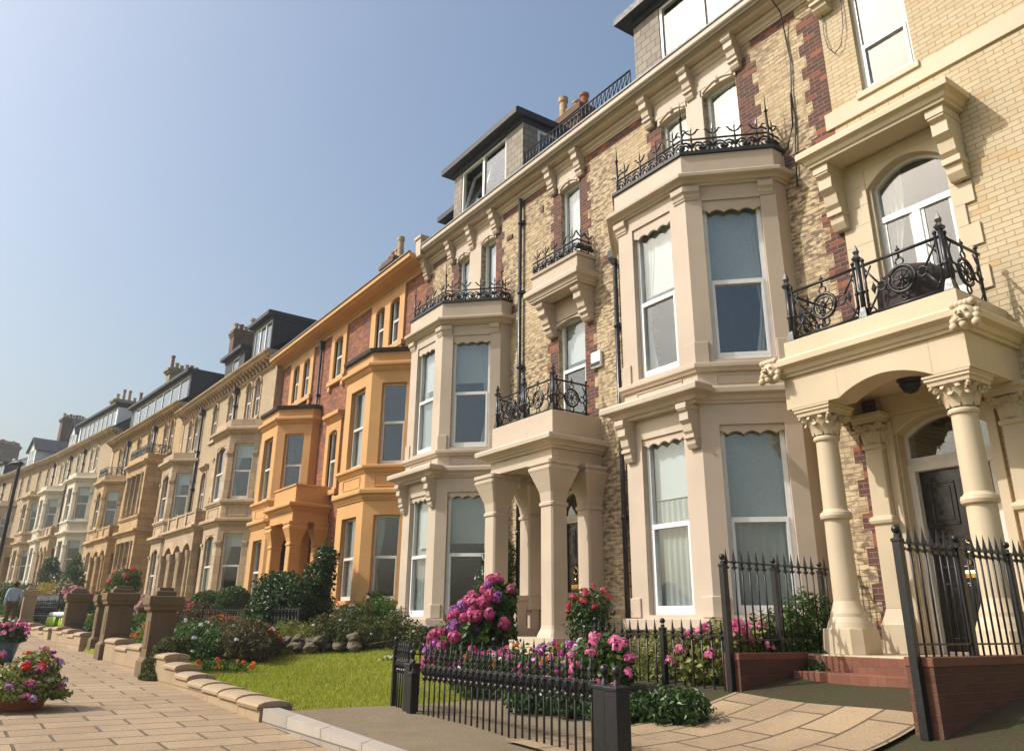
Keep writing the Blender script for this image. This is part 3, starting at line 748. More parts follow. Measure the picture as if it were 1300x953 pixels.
# balconette over the first-floor window
m = h.mb()
m.sweep(upath(-13.22, -11.62, -.46), band(6.93, 7.27, 0, -.2)); m.sweep(upath(-13.22, -11.62, -.46), [(-.2, 7.27), (.04, 7.27), (.05, 7.33), (-.2, 7.33)])
m.sweep(upath(-13.22, -11.62, -.46), cornice(6.66, 6.93, .14, -.3)); m.box(-13.1, -11.74, -.3, -.002, 6.70, 7.30)
m.box(-12.9, -11.95, -.06, -.002, 6.22, 6.68); m.arch_plate(-12.9, -11.95, 6.2, 6.08, .1, -.055, .1, 8)
h.put(m, 'balconette', 'peach', .008)
for c in (-11.78, -13.02): bracket(h, c-.12, c+.12, 6.66, 5.92, .42, 'peach')
m = h.mb(); cresting(m.at(T(-13.2, -.44, 7.34)), 1.56, 5, .42, (False, False)); Ms, Ln = face((-11.64, -.44), (-11.64, 0)); cresting(m.at(Ms @ T(0, 0, 7.34)), Ln-.02, 2, .42, (False, False))
h.put(m, 'balcony_railing', 'iron')
window(h, I4, W1[0]+.004, W1[1]-.004, W1[2], W1[3], zm=5.08, blind=.40, drape=None)
# bays
Q = .97
for (c, w, b), first in ((b1, True), (b2, False)):
    ret = .28
    def extra(mb, fcs, c=c, w=w, b=b):
        mb.sweep([(c-.78, -b+.02), (c-.78, -b-.06), (c+.78, -b-.06), (c+.78, -b+.02)], cornice(3.10, 3.36, .29, -.2)); mb.box(c-.7, c+.7, -b-.2, -b+.02, 3.2, 3.355)
        corner_blocks(mb, c, w, b, cornice(6.50, 6.735, .085, -.05), .24, ret)
        corner_blocks(mb, c, w, b, band(.12, .40, .03, -.05), .2, ret); corner_blocks(mb, c, w, b, band(3.73, 4.07, .028, -.05), .2, ret)
        for (Mx, Ln), m0 in zip(fcs, (.26, .3, .26)):
            g = mb.at(Mx)
            for x0, x1, z0, z1 in ((m0, Ln-m0, 3.40, 3.425), (m0, Ln-m0, 3.535, 3.56), (m0, m0+.025, 3.425, 3.535), (Ln-m0-.025, Ln-m0, 3.425, 3.535)): g.box(x0, x1, -.018, .01, z0, z1)
    bay(h, c, w, b, [
        dict(z=(.11, 3.11), open=(.16, 2.785), front=(.35, .35), cant=(.26, .24), valance=.145, win=dict(zm=1.43),
             win_front=dict(blind=.36, net=.63) if first else dict(blind=.44, net=.54), win_cant=dict(blind=.505 if first else .42, bmat='blindp', net=.50 if first else None, drape=None)),
        dict(z=(3.335, 6.75), open=(3.785, 6.49), front=(.35, .35), cant=(.26, .24), valance=.22, win=dict(zm=5.07),
             win_front=dict(blind=.46, drape='l') if first else dict(blind=.42, net=.5), win_cant=dict(blind=.52 if first else .42, bmat='blindp', drape='r'))],
        [band(-.05, .11, .17, -.3), cornice(3.095, 3.345, .13), sill(3.59, 3.725, .09), cornice(6.74, 6.925, .2), band(6.925, 7.32, .05)],
        'peach', -1.0, extra=extra, roof_z=7.31, ret=ret)
    for sx in (-1, 1):
        x = c+sx*.68; bracket(h, x-.09, x+.09, 3.105, 2.45, .27, 'peach', y=-b+.01, fluted=False)
    m = h.mb(); m.sweep(bay_path(c, w, b, ret), band(7.322, 7.38, .085, -.1)); h.put(m, 'coping', 'lead')
    m = h.mb(); pts = bay_path(c, w, b, ret)
    for k in (2, 3):
        Mx, Ln = face(pts[k], pts[k+1]); cresting(m.at(Mx @ T(0, .03, 7.37)), Ln, 4, .41, (k == 2, True))
    Mx, Ln = face(pts[4], (pts[4][0], 0)); cresting(m.at(Mx @ T(0, .03, 7.37)), Ln, 1, .41, (False, False))
    h.put(m, 'roof_cresting', 'iron')
# porch
m = h.mb()
m.sweep(upath(-13.62, -11.56, -1.2), band(2.86, 3.14, 0, -.32)); m.box(-13.4, -11.8, -.95, -.002, 2.9, 3.1)
m.sweep(upath(-13.62, -11.56, -1.2), cornice(3.10, 3.33, .25, -.3)); m.sweep(upath(-13.62, -11.56, -1.18), band(3.33, 3.83, 0, -.22)); m.box(-13.45, -11.7, -1.0, -.002, 3.25, 3.45)
m.box(-13.95, -11.35, -1.35, -.002, -1.0, -.2)
for x in (-13.64, -11.75):
    for y in (-1.02, -.16):
        m.loft(x, y, ([(.24, -.35), (.24, -.2), (.225, -.14), (.19, -.06), (.18, 0)] if y < -.5 else [(.15, .3), (.15, .56), (.18, .562)])+[(.18, 2.04), (.205, 2.06), (.205, 2.11), (.18, 2.13), (.20, 2.3), (.27, 2.5), (.33, 2.66), (.35, 2.70), (.35, 2.745), (.33, 2.75), (.33, 2.78), (.36, 2.79), (.36, 2.855)], .03)
    q = m.at(T(x, 0, 0) @ RZ(R(-90)) @ T(0, -.07, 0))
    q.wall(.02, .86, -.2, .47, [(.20, .34, -.05, .34), (.54, .68, -.05, .34)], 0, .14); q.box(.02, .86, -.05, .19, .47, .555)
    for a in (.20, .54): q.arch_plate(a, a+.14, .34, .27, .068, .002, .138, 8, 'round')
h.put(m, 'porch', 'peach', .008)
balcony(h, 'balcony_railing', -13.55, -11.63, -1.11, 3.84, .62, 2, -.1)
dr = panel_door(h, -13.0, -12.2, -.12, 1.93, .2)
window(h, I4, -13.04, -12.16, 1.99, 2.58, y=.17, zm=2.58, rise=.13, frame='sash', name='fanlight')
m = h.mb(); m.box(-13.04, -12.16, .14, .26, 1.93, 1.99); m.box(-13.045, -13.0, .15, .25, -.12, 1.93); m.box(-12.2, -12.155, .15, .25, -.12, 1.93); h.put(m, 'door_frame', 'sash')
m = h.mb(); m.tube([(-12.35, -.55, 2.9), (-12.35, -.55, 2.62)], .012); m.lathe(-12.35, -.55, [(.03, 2.64), (.1, 2.56), (.11, 2.42), (.05, 2.34)], 8); h.put(m, 'porch_lantern', 'iron')
pipe(h, -10.88, -.09, -.9, 6.9); pipe(h, -14.22, -.09, -.9, 9.9, hopper=False)
m = h.mb(); m.box(-11.72, -11.42, -.08, -.002, 4.86, 5.2); a = h.put(m, 'alarm_box', 'upvc', .02); m = h.mb(); m.box(-11.70, -11.44, -.086, -.079, 4.89, 4.97); h.put(m, 'alarm_strip', 'lead', 0, a)
m = h.mb(); m.tube([(-6.42, -.5, 10.1), (-6.45, -.12, 9.9), (-6.47, -.03, 9.4), (-6.44, -.03, 8.9), (-6.5, -.035, 8.3), (-6.49, -.03, 7.8), (-6.56, -.035, 7.2), (-6.6, -.04, 6.6)], .013, 6); m.tube([(-6.5, -.05, 8.3), (-6.53, -.06, 7.7), (-6.68, -.05, 7.35), (-6.9, -.06, 7.2)], .016, 6); h.put(m, 'cable', 'pipe')
slab_part(h, 'air_brick', 'quoin', (-13.45, -13.38, -.02, -.002, 9.2, 9.38), (-14.9, -14.65, -.03, -.002, 9.05, 9.15))
# roofscape
roof(h, -19.09, -5.88, -.4, 10.24, 5, 38)
dormer(h, -9.72, -6.55, -.38, 10.24, 12.04, 3.0, jamb=.68, win=(-9.0, -6.8), open_left=False, side=False)
dormer(h, -17.02, -13.72, -.38, 10.24, 12.04, 3.0, win=(-16.62, -14.45), open_left=True)
dormer(h, -18.95, -17.5, .5, 10.5, 11.62, 2.0, cheek='lead', win=(-18.7, -17.75), frame='lead', side=False, over=.12)
m = h.mb()
m.tube([(-13.7, -.36, 10.82), (-9.9, -.36, 10.82)], .022, 5); m.tube([(-13.7, -.36, 10.47), (-9.9, -.36, 10.47)], .018, 5)
for i in range(30):
    x = -13.7+3.8*i/29; m.tube([(x, -.36, 10.42), (x, -.36, 10.82)], .014, 5)
    if i < 29: m.tube([(x, -.36, 10.48), (x+.131, -.36, 10.80)], .012, 4)
h.put(m, 'parapet_railing', 'iron')
chimney(h, -16.55, -15.2, 2.7, 3.35, 12.0, 14.55, pots=4, tall=[0])
m = h.mb(); m.box(-19.10, -18.80, -.44, -.1, 10.09, 10.62); m.loft(-18.95, -.28, [(.17, 10.62), (.2, 10.65), (.2, 10.73), (.08, 10.79)]); h.put(m, 'parapet_block', 'peach', .01)

# ------------------------------------------------------------------ house 0: cream stucco porch on pale brick
h = House('terraced_house', 'pale cream brick house with cream columned porch and balcony at the right edge', 'house', -3.4, 10, 0, group='terraced houses in the crescent')
H0 = h
DB = (-5.50, -4.36, 3.66, 6.34); DR = (-5.66, -4.48, -.28, 2.66); W2 = (-5.33, -4.50, 7.60, 9.72); W3 = (-2.9, -2.0, 7.6, 9.72)
m = h.mb(); m.wall(-5.855, -1.0, -1.2, 10.3, [DB, DR, W2, W3]); h.put(m, 'wall', 'creamb')
m = h.mb()
m.box(-5.98, -1.0, -.035, .02, 7.275, 7.565)
toothed(m, -5.93, -5.505, 3.7, 6.36, 'n', -.03, .1, .30, 0); 
toothed(m, -4.355, -4.22, 3.7, 6.36, 'r', -.03, .1, .30, .13)
m.arch_plate(-5.5, -4.36, 6.345, 6.02, .27, -.028, .2, 14); m.box(-5.93, -4.22, -.029, .05, 6.345, 6.51)
m.box(-5.4, -4.43, -.07, .1, 7.50, 7.60)
for a in (-5.5, -4.40): m.box(a, a+.04, .03, .09, 3.66, 6.05)
h.put(m, 'stucco_dressing', 'cream', .006)
m = h.mb(); m.sweep(upath(-6.06, -4.06, -.44), cornice(6.50, 6.76, .16, -.3)); m.box(-5.95, -4.15, -.4, -.002, 6.52, 6.74); h.put(m, 'door_hood', 'cream', .008)
for c in (-5.93, -4.20): bracket(h, c-.11, c+.11, 6.50, 5.52, .42, 'cream', fluted=False)
window(h, I4, DB[0]+.006, DB[1]-.006, 3.66, 6.32, y=.16, zm=5.52, split='door', rise=.22, drape='l')
window(h, I4, W2[0], W2[1], 7.6, 9.72, y=.12, zm=8.42, drape=None); window(h, I4, W3[0], W3[1], 7.6, 9.72, y=.12, zm=8.42)
# porch
m = h.mb()
m.sweep(upath(-6.40, -4.0, -1.2), cornice(3.14, 3.38, .17, -.3)); m.sweep(upath(-6.37, -4.02, -1.16), band(3.38, 3.66, 0, -.2))
m.box(-6.3, -4.1, -1.1, -.002, 3.2, 3.42)
m.box(-6.40, -5.62, -1.2, -.82, 2.715, 3.15); m.box(-4.42, -4.0, -1.2, -.82, 2.715, 3.15); m.arch_plate(-5.62, -4.42, 3.15, 2.72, .17, -1.2, -.82, 14)
m.box(-6.40, -6.06, -.82, -.002, 2.715, 3.15); m.box(-4.34, -4.002, -.82, -.002, 2.715, 3.15); m.box(-6.06, -4.34, -.815, -.002, 2.95, 3.15)
m.box(-6.5, -3.95, -1.32, .3, -.42, -.285)
m.arch_plate(-5.66, -4.48, 2.665, 2.42, .2, -.02, .3, 12); m.box(-5.78, -5.665, -.05, .02, -.28, 2.6); m.box(-4.475, -4.36, -.05, .02, -.28, 2.6)
m.box(-5.668, -5.645, .021, .34, -.28, 2.66); m.box(-4.495, -4.472, .021, .34, -.28, 2.66); m.box(-5.76, -4.38, -.04, .015, 2.668, 2.95)
h.put(m, 'porch', 'cream', .006)
def acanthus(m, cx, cy, z0, z1, r0, r1):
    H = z1-z0
    for ring, (za, zb, n, off) in enumerate(((z0, z0+H*.55, 8, 0), (z0+H*.2, z0+H*.85, 8, .5))):
        for k in range(n):
            a = 2*math.pi*(k+off)/n; ca, sa = math.cos(a), math.sin(a); ta = (-sa, ca)
            prof = [(r0*1.02, za, .05), (r0*1.10, za+(zb-za)*.45, .075), (r0*1.28, za+(zb-za)*.85, .06), (r0*1.52, zb, .04), (r0*1.6, zb-.035, .02)]
            vs = []
            for (r, z, w) in prof:
                for s_ in (-1, 0, 1): rr = r+(.018 if s_ == 0 else 0); vs.append((cx+rr*ca+ta[0]*w*s_, cy+rr*sa+ta[1]*w*s_, z))
            m.add(vs, [(3*i+j, 3*i+j+1, 3*i+j+4, 3*i+j+3) for i in range(4) for j in range(2)], True)
    for k in range(4):
        a = math.pi/4+math.pi/2*k; ca, sa = math.cos(a), math.sin(a)
        pts = []
        for i in range(12):
            t = i/11; r = r1*1.28-.02+.055*(1-t*.8)*math.cos(2.5*math.pi*t); z = z1-.07+.055*(1-t*.8)*math.sin(2.5*math.pi*t)
            pts.append((cx+r*ca, cy+r*sa, z))
        m.tube(pts, .024, 6); m.tube([(cx+r0*ca, cy+r0*sa, z0+H*.5), (cx+r1*1.1*ca, cy+r1*1.1*sa, z1-.06), (cx+r1*1.3*ca, cy+r1*1.3*sa, z1-.01)], [.03, .03, .025], 6)
def column(h, cx, cy, zb=-.285):
    k = .86; q = lambda pr: [(r*k, z) for r, z in pr]
    m = h.mb()
    m.lathe(cx, cy, q([(.178, .30), (.176, 1.0), (.172, 1.27), (.178, 1.27), (.215, 1.285), (.225, 1.32), (.215, 1.36), (.19, 1.37), (.168, 1.40), (.164, 1.8), (.156, 2.25), (.16, 2.26), (.185, 2.275), (.19, 2.3), (.18, 2.325), (.155, 2.33)]), 28)
    c = h.put(m, 'column', 'cream')
    m = h.mb(); m.lathe(cx, cy, [(.262, .0), (.24, .07), (.21, .13), (.205, .17), (.18, .23), (.153, .31)], 28); m.loft(cx, cy, [(.275, zb), (.27, -.12), (.262, 0)], .10); h.put(m, 'column_base', 'cream', .006, c)
    m = h.mb(); m.lathe(cx, cy, [(.134, 2.33), (.145, 2.45), (.18, 2.55), (.24, 2.6)], 20); acanthus(m, cx, cy, 2.34, 2.62, .15, .215)
    m.loft(cx, cy, [(.235, 2.595), (.24, 2.64), (.258, 2.65), (.258, 2.68), (.272, 2.69), (.272, 2.713)]); h.put(m, 'capital', 'cream', 0, c)
for x in (-6.05, -4.29): column(h, x, -.93)
for x in (-5.91, -4.15):
    m = h.mb(); y = -.02
    m.loft(x, y, [(.128, .24), (.128, 1.27), (.16, 1.285), (.17, 1.32), (.16, 1.36), (.128, 1.38), (.122, 2.24), (.145, 2.26), (.145, 2.30), (.122, 2.32)], .01)
    c = h.put(m, 'pilaster', 'cream', .005)
    m = h.mb(); m.loft(x, y, [(.19, -.285), (.19, .05), (.178, .07), (.15, .16), (.128, .24)]); h.put(m, 'pilaster_base', 'cream', .006, c)
    m = h.mb(); m.loft(x, y, [(.122, 2.32), (.135, 2.45), (.18, 2.58)]); acanthus(m, x, y, 2.33, 2.62, .13, .18); m.loft(x, y, [(.2, 2.59), (.21, 2.65), (.24, 2.66), (.24, 2.712)]); h.put(m, 'capital', 'cream', 0, c)
balcony(h, 'balcony_railing', -6.27, -4.10, -1.09, 3.67, .70, 2, -.1)
for x in (-6.50, -3.90):                       # carved heads on the cornice corners
    m = h.mb(); y = -1.3; m.ball((x, y, 3.24), .13, 14, 10, 1.15)
    m.tube([(x, y-.13, 3.27), (x, y-.175, 3.225), (x, y-.13, 3.21)], [.02, .03, .02], 6)
    for sx in (-1, 1):
        m.ball((x+sx*.05, y-.115, 3.285), .022, 8, 6); m.ball((x+sx*.065, y-.10, 3.20), .04, 8, 6)
        for k in range(4): m.ball((x+sx*.12, y+.02-.03*k, 3.34-.07*k), .05, 8, 6)
    for k in range(5): m.ball((x-.1+.05*k, y-.05, 3.38), .045, 8, 6)
    m.ball((x, y-.10, 3.13), .045, 8, 6); m.tube([(x-.035, y-.128, 3.175), (x, y-.138, 3.172), (x+.035, y-.128, 3.175)], .012, 5)
    h.put(m, 'carved_head', 'cream')
d0 = panel_door(h, -5.56, -4.62, -.25, 1.93, .26)
window(h, I4, -5.655, -4.49, 2.02, 2.655, y=.22, zm=2.655, rise=.2, frame='sash', name='fanlight')
m = h.mb(); m.box(-5.655, -4.49, .16, .3, 1.93, 2.02); m.box(-5.655, -5.56, .17, .29, -.28, 1.93); m.box(-4.62, -4.49, .17, .29, -.28, 1.93); m.box(-5.56, -4.62, .24, .34, -.28, -.25); h.put(m, 'door_frame', 'sash', .004)
m = h.mb(); m.lathe(-5.05, -.55, [(.14, 2.95), (.15, 2.92), (.12, 2.88), (.13, 2.86), (.08, 2.78), (.02, 2.75)], 12); h.put(m, 'porch_lamp', 'iron')
m = h.mb(); m.sweep([(-5.85, 0), (-1.0, 0)], [(-.1, 9.98), (.44, 9.98), (.6, 10.13), (.6, 10.21), (-.1, 10.21)]); m.sweep([(-5.85, 0), (-1, 0)], cornice(9.75, 9.978, .16, -.1)); h.put(m, 'eaves_cornice', 'cream')
for c in (-5.72, -4.4, -3.2): bracket(h, c-.13, c+.13, 9.975, 9.36, .42, 'cream')
roof(h, -5.84, -1.0, -.4, 10.24, 5, 38, gable='creamb')
m = h.mb(); m.tube([(-5.7, -.03, 9.9), (-5.76, -.04, 9.4), (-5.78, -.04, 9.0), (-5.74, -.05, 8.7), (-5.64, -.05, 8.52), (-5.52, -.05, 8.6), (-5.44, -.05, 8.9), (-5.42, -.04, 9.3), (-5.46, -.04, 9.9)], .008, 5); h.put(m, 'cable', 'pipe')
# draped round cover on the balcony
m = MB(); n = 40; rows = [(.45, 0), (.455, .3), (.445, .62), (.40, .76), (.29, .86), (.15, .91), (.02, .925)]; vs = []
for r, z in rows:
    for i in range(n): a = 2*math.pi*i/n; k = r*(1+(.045*math.sin(a*9)+.02*math.sin(a*17))*(1-z/.95)); vs.append((k*math.cos(a), k*math.sin(a), z))
m.add(vs, [(j*n+i, j*n+(i+1) % n, (j+1)*n+(i+1) % n, (j+1)*n+i) for j in range(6) for i in range(n)], True)
o = m.build('garden_table_cover', 'tyre', None, 0, (-4.78, 9.45, 3.44)); tag(o, 'dark brown domed cover standing behind the railing of the cream balcony', 'cover')

# ------------------------------------------------------------------ house 2: orange dressings on russet brick
h = House('terraced_house', 'russet brick house with bright orange painted bays and porch', 'house', -25.2, 10, 0, group='terraced houses in the crescent')
H2 = h
c1, c2 = (-20.7, .875, 1.2), (-28.55, .875, 1.2)
P2 = [(-22.42, -21.77), (-21.37, -20.72), (-25.82, -25.07), (-29.97, -29.32), (-28.87, -28.22)]
W2 = [(a, b, 8.05, 9.72) for a, b in P2]; MW = (-25.62, -24.9, 4.1, 6.15); DR = (-26.75, -25.75, .35, 2.9)
m = h.mb(); m.wall(-31.5, -19.1, -1.0, 10.1, [(c-w-b+.6, c+w+b-.6, .45, 6.9) for c, w, b in (c1, c2)]+W2+[MW, DR]); h.put(m, 'wall', 'redb')
m = h.mb(); m.sweep([(-31.55, 0), (-19.12, 0)], [(-.1, 9.86), (.05, 9.86), (.05, 9.97), (.09, 9.99), (.12, 10.04), (.5, 10.07), (.52, 10.10), (.62, 10.13), (.62, 10.27), (-.1, 10.27)]); h.put(m, 'eaves_cornice', 'orange', .006)
m = h.mb(); m.box(-31.55, -19.12, -.66, -.56, 10.272, 10.31); h.put(m, 'gutter_edge', 'greyfr')
def frame2(a, b, z0, z1, holes, pr=.07):
    m = h.mb()
    xs = [a]+[v for hh in holes for v in hh]+[b]
    for i in range(0, len(xs), 2): m.box(xs[i], xs[i+1], -pr, .12, z0+.17, z1)
    for (p, q) in holes: m.box(p-.002, q+.002, -pr+.004, .12, z1-.24, z1-.002); m.arch_plate(p, q, z1-.238, z1-.36, .1, -pr+.008, .1, 8)
    m.box(a-.04, b+.04, -pr-.06, .12, z0, z0+.17); m.box(a+.02, a+.2, -pr-.03, .02, z0-.2, z0); m.box(b-.2, b-.02, -pr-.03, .02, z0-.2, z0)
    return h.put(m, 'window_surround', 'orange', .008)
frame2(-22.78, -20.38, 7.86, 9.85, P2[0:2]); frame2(-26.12, -24.76, 7.86, 9.85, P2[2:3]); frame2(-30.33, -27.86, 7.86, 9.85, P2[3:5])
frame2(-25.9, -24.62, 3.95, 6.42, [MW[0:2]]); m = h.mb(); m.sweep([(-25.95, -.02), (-24.57, -.02)], cornice(6.45, 6.75, .22, -.05)); h.put(m, 'window_cornice', 'orange', .008)
for (a, b, c, d) in W2: window(h, I4, a+.004, b-.004, c, d-.05, y=.085, frame='sash', fw=.075, blind=.42, net=.55)
window(h, I4, MW[0]+.004, MW[1]-.004, MW[2], MW[3], y=.085, frame='sash', fw=.075, blind=.3, net=.5)
for (c, w, b) in (c1, c2):
    def extra(mb, fcs, c=c, w=w, b=b):
        for (Mx, Ln), m0 in zip(fcs, (.26, .3, .26)):
            g = mb.at(Mx)
            for x0, x1, z0, z1 in ((m0, Ln-m0, 3.45, 3.48), (m0, Ln-m0, 3.74, 3.77), (m0, m0+.03, 3.48, 3.74), (Ln-m0-.03, Ln-m0, 3.48, 3.74)): g.box(x0, x1, -.02, .01, z0, z1)
    ret = .28
    bay(h, c, w, b, [
        dict(z=(.43, 3.1), open=(.56, 2.70), front=(.39, .39), cant=(.31, .27), win=dict(zm=1.63, frame='sash', fw=.055, y=.17), win_front=dict(drape='l', net=.45), win_cant=dict(drape='l' if c > -25 else None)),
        dict(z=(3.36, 6.71), open=(4.04, 6.32), front=(.39, .39), cant=(.31, .27), win=dict(zm=5.2, frame='sash', fw=.055, y=.17), win_front=dict(drape='l', net=.5), win_cant=dict(drape=None))],
        [band(.31, .45, .14, -.3), cornice(3.085, 3.375, .17), cornice(3.81, 4.02, .13), cornice(6.67, 6.91, .16), band(6.91, 7.22, .02)],
        'orange', -1.0, extra=extra, ret=ret)
    m = h.mb(); path = bay_path(c, w, b, ret)
    m.sweep(path, [(-.1, 7.222), (.13, 7.222), (.15, 7.31), (.02, 7.34), (-.1, 7.36)])
    m.prism_z([(path[0][0], .02)]+[(p[0], p[1]+.03) for p in path[1:5]]+[(path[5][0], .02)], 7.28, 7.37); h.put(m, 'bay_roof', 'lead')
m = h.mb()
m.sweep(upath(-27.42, -25.22, -1.2), band(3.06, 3.40, 0, -.35)); m.sweep(upath(-27.42, -25.22, -1.2), cornice(3.38, 3.64, .22, -.3)); m.sweep(upath(-27.36, -25.28, -1.14), band(3.64, 4.2, 0, -.2)); m.sweep(upath(-27.36, -25.28, -1.14), band(4.2, 4.26, .04, -.22))
m.box(-27.2, -25.4, -1.0, -.002, 3.1, 3.7)
for x in (-27.22, -25.44):
    for y in (-1.0, -.16): m.loft(x, y, [(.22, -.6), (.22, .3), (.18, .4), (.18, 2.3), (.205, 2.32), (.205, 2.37), (.18, 2.4), (.21, 2.55), (.29, 2.8), (.31, 2.84), (.31, 2.9), (.29, 2.92), (.29, 2.97), (.32, 2.98), (.32, 3.055)], .02)
m.box(-27.6, -25.0, -1.35, -.002, -1.0, .34)
h.put(m, 'porch', 'orange', .008)
panel_door(h, -26.72, -25.78, .35, 2.35, .2, letter=False); window(h, I4, -26.74, -25.76, 2.4, 2.88, y=.18, zm=2.88, frame='sash', name='fanlight')
pipe(h, -27.06, -.09, -.5, 9.6); pipe(h, -23.75, -.09, 3.5, 7.0, hopper=False)
roof(h, -31.45, -19.11, -.4, 10.30, 5, 36)
m = h.mb(); m.box(-25.9, -22.6, 1.0, 3.0, 10.9, 11.62); m.box(-26.05, -22.45, .85, 3.0, 11.62, 11.72); d = h.put(m, 'dormer', 'lead')
chimney(h, -28.2, -27.1, 2.6, 3.3, 12, 14.2, pots=4, tall=[3])
# ------------------------------------------------------------------ the farther stone houses
def stone_house(label, Rp, Lp, base, wallm, dress, bays, porch, win2, mid1, modill=.42, eaves=10.2, roofp=36, framec='sash', door=True, ground=-1.6, arch='round', surround=None, detail=True, holes1=True):
    ex, ey = Rp[0]-Lp[0], Rp[1]-Lp[1]; Ln = math.hypot(ex, ey)
    h = House('terraced_house', label, 'house', -Ln/2, 0, base, math.atan2(ey, ex), ((Rp[0]+Lp[0])/2, (Rp[1]+Lp[1])/2), group='terraced houses in the crescent')
    holes = [(a, b, 7.72, 9.55) for a, b in win2]+[(a, b, 4.2, 6.3) for a, b in mid1]
    for bb in bays: holes.append((bb['c']-bb['w']-bb.get('run', bb['b'])+.3, bb['c']+bb['w']+bb.get('run', bb['b'])-.3, .2, 7.0))
    pd = None
    if porch:
        pc = (porch[0]+porch[1])/2; holes += [(pc-.55, pc+.55, -.1, 2.75), (porch[0]+.35, porch[0]+1.15, .6, 2.7)]
    m = h.mb(); m.wall(-Ln, 0, ground, eaves-.1, holes); h.put(m, 'wall', wallm)
    m = h.mb()
    m.sweep([(-Ln, 0), (0, 0)], [(-.1, eaves-.2), (.42, eaves-.2), (.46, eaves-.12), (.58, eaves-.06), (.6, eaves), (-.1, eaves)])
    m.sweep([(-Ln, 0), (0, 0)], cornice(eaves-.62, eaves-.5, .12, -.1))
    x = -Ln+.15
    while x < -.1:
        m.prism_x([(-.001, eaves-.2), (-.36, eaves-.2), (-.36, eaves-.28), (-.2, eaves-.36), (-.16, eaves-.48), (-.001, eaves-.5)], x, x+.16); x += modill
    h.put(m, 'eaves_cornice', dress)
    sd = surround or dress
    for (a, b) in win2:
        w = b-a; m = h.mb()
        if arch == 'round':
            m.arch_plate(a, b, 9.552, 9.55-w*.5-.02, w*.5, -.03, .14, 10, 'round')
            c = (a+b)/2; m.tube([(c+(w*.5+.06)*math.cos(t), -.03, 9.53-w*.5+(w*.5+.06)*math.sin(t)) for t in [math.pi*i/12 for i in range(13)]], .045, 6)
        else: m.arch_plate(a, b, 9.552, 9.40, .13, -.03, .14, 8)
        m.box(a-.1, a, -.03, .1, 7.72, 9.25); m.box(b, b+.1, -.031, .1, 7.72, 9.25); m.box(a-.14, b+.14, -.1, .1, 7.58, 7.72); h.put(m, 'window_surround', sd)
    for (a, b) in mid1:
        m = h.mb(); m.arch_plate(a, b, 6.302, 5.95, .33, -.03, .14, 10, 'round'); m.box(a-.12, a, -.03, .1, 4.2, 6.0); m.box(b, b+.12, -.03, .1, 4.2, 6.0); m.sweep([(a-.2, 0), (b+.2, 0)], cornice(6.4, 6.62, .2, -.05)); h.put(m, 'window_surround', sd)
    slab_part(h, 'corner_strip', sd, (-.26, -.02, -.04, .02, -.2, eaves-.64), (-Ln+.02, -Ln+.3, -.04, .02, -.2, eaves-.64))
    for (a, b) in win2: window(h, I4, a+.003, b-.003, 7.72, 9.54, y=.10, frame=framec, fw=.075, blind=.4, net=.6)
    for (a, b) in mid1: window(h, I4, a+.003, b-.003, 4.2, 6.29, y=.10, frame=framec, fw=.075, net=.6)
    for bb in bays:
        c, w, b = bb['c'], bb['w'], bb['b']; box = 'run' in bb; bm = bb.get('mat', dress)
        wf = dict(frame=framec, fw=.07, y=.13); dr = bb.get('drape')
        cm = .24 if b < 1.05 else .28
        s1 = dict(z=(.1, 3.2), open=(.35, 2.85), front=(bb.get('fm', .42),)*2, cant=(cm, cm), rise=bb.get('rise', 1), win=dict(zm=1.6, **wf), win_front=dict(net=.5), win_cant=dict(blind=.2, drape=dr))
        s2 = dict(z=(3.42, 6.95), open=(4.2, 6.5), front=(bb.get('fm', .42),)*2, cant=(cm, cm), rise=bb.get('rise2', bb.get('rise', 1)), win=dict(zm=5.35, **wf), win_front=dict(net=.5), win_cant=dict(blind=.25, drape=dr))
        for s_ in (s1, s2):
            if bb.get('lights'): s_['lights'] = bb['lights']; s_['shafts'] = True
            if box: s_['blank_sides'] = True
        def extra(mb, fcs, c=c, w=w, b=b, box=box):
            if box: return
            corner_blocks(mb, c, w, b, cornice(2.35, 2.55, .06, -.05), .22); corner_blocks(mb, c, w, b, cornice(5.95, 6.15, .06, -.05), .22); corner_blocks(mb, c, w, b, band(4.12, 4.5, .03, -.05), .22); corner_blocks(mb, c, w, b, band(.12, .5, .03, -.05), .22)
            for (Mx, Ln), m0 in zip(fcs, (.22, .3, .22)):
                g = mb.at(Mx)
                for x0, x1, z0, z1 in ((m0, Ln-m0, 3.52, 3.55), (m0, Ln-m0, 3.88, 3.91), (m0, m0+.03, 3.55, 3.88), (Ln-m0-.03, Ln-m0, 3.55, 3.88)): g.box(x0, x1, -.02, .01, z0, z1)
        _, path, _ = bay(h, c, w, b, [s1, s2], [band(-.06, .1, .12, -.3), cornice(3.16, 3.44, .22), sill(4.0, 4.18, .1), cornice(6.88, 7.16, .24), band(7.16, 7.5, .04)], bm, ground, left_windows=not box, bevel=0, extra=extra, roof_z=7.47, run=bb.get('run'))
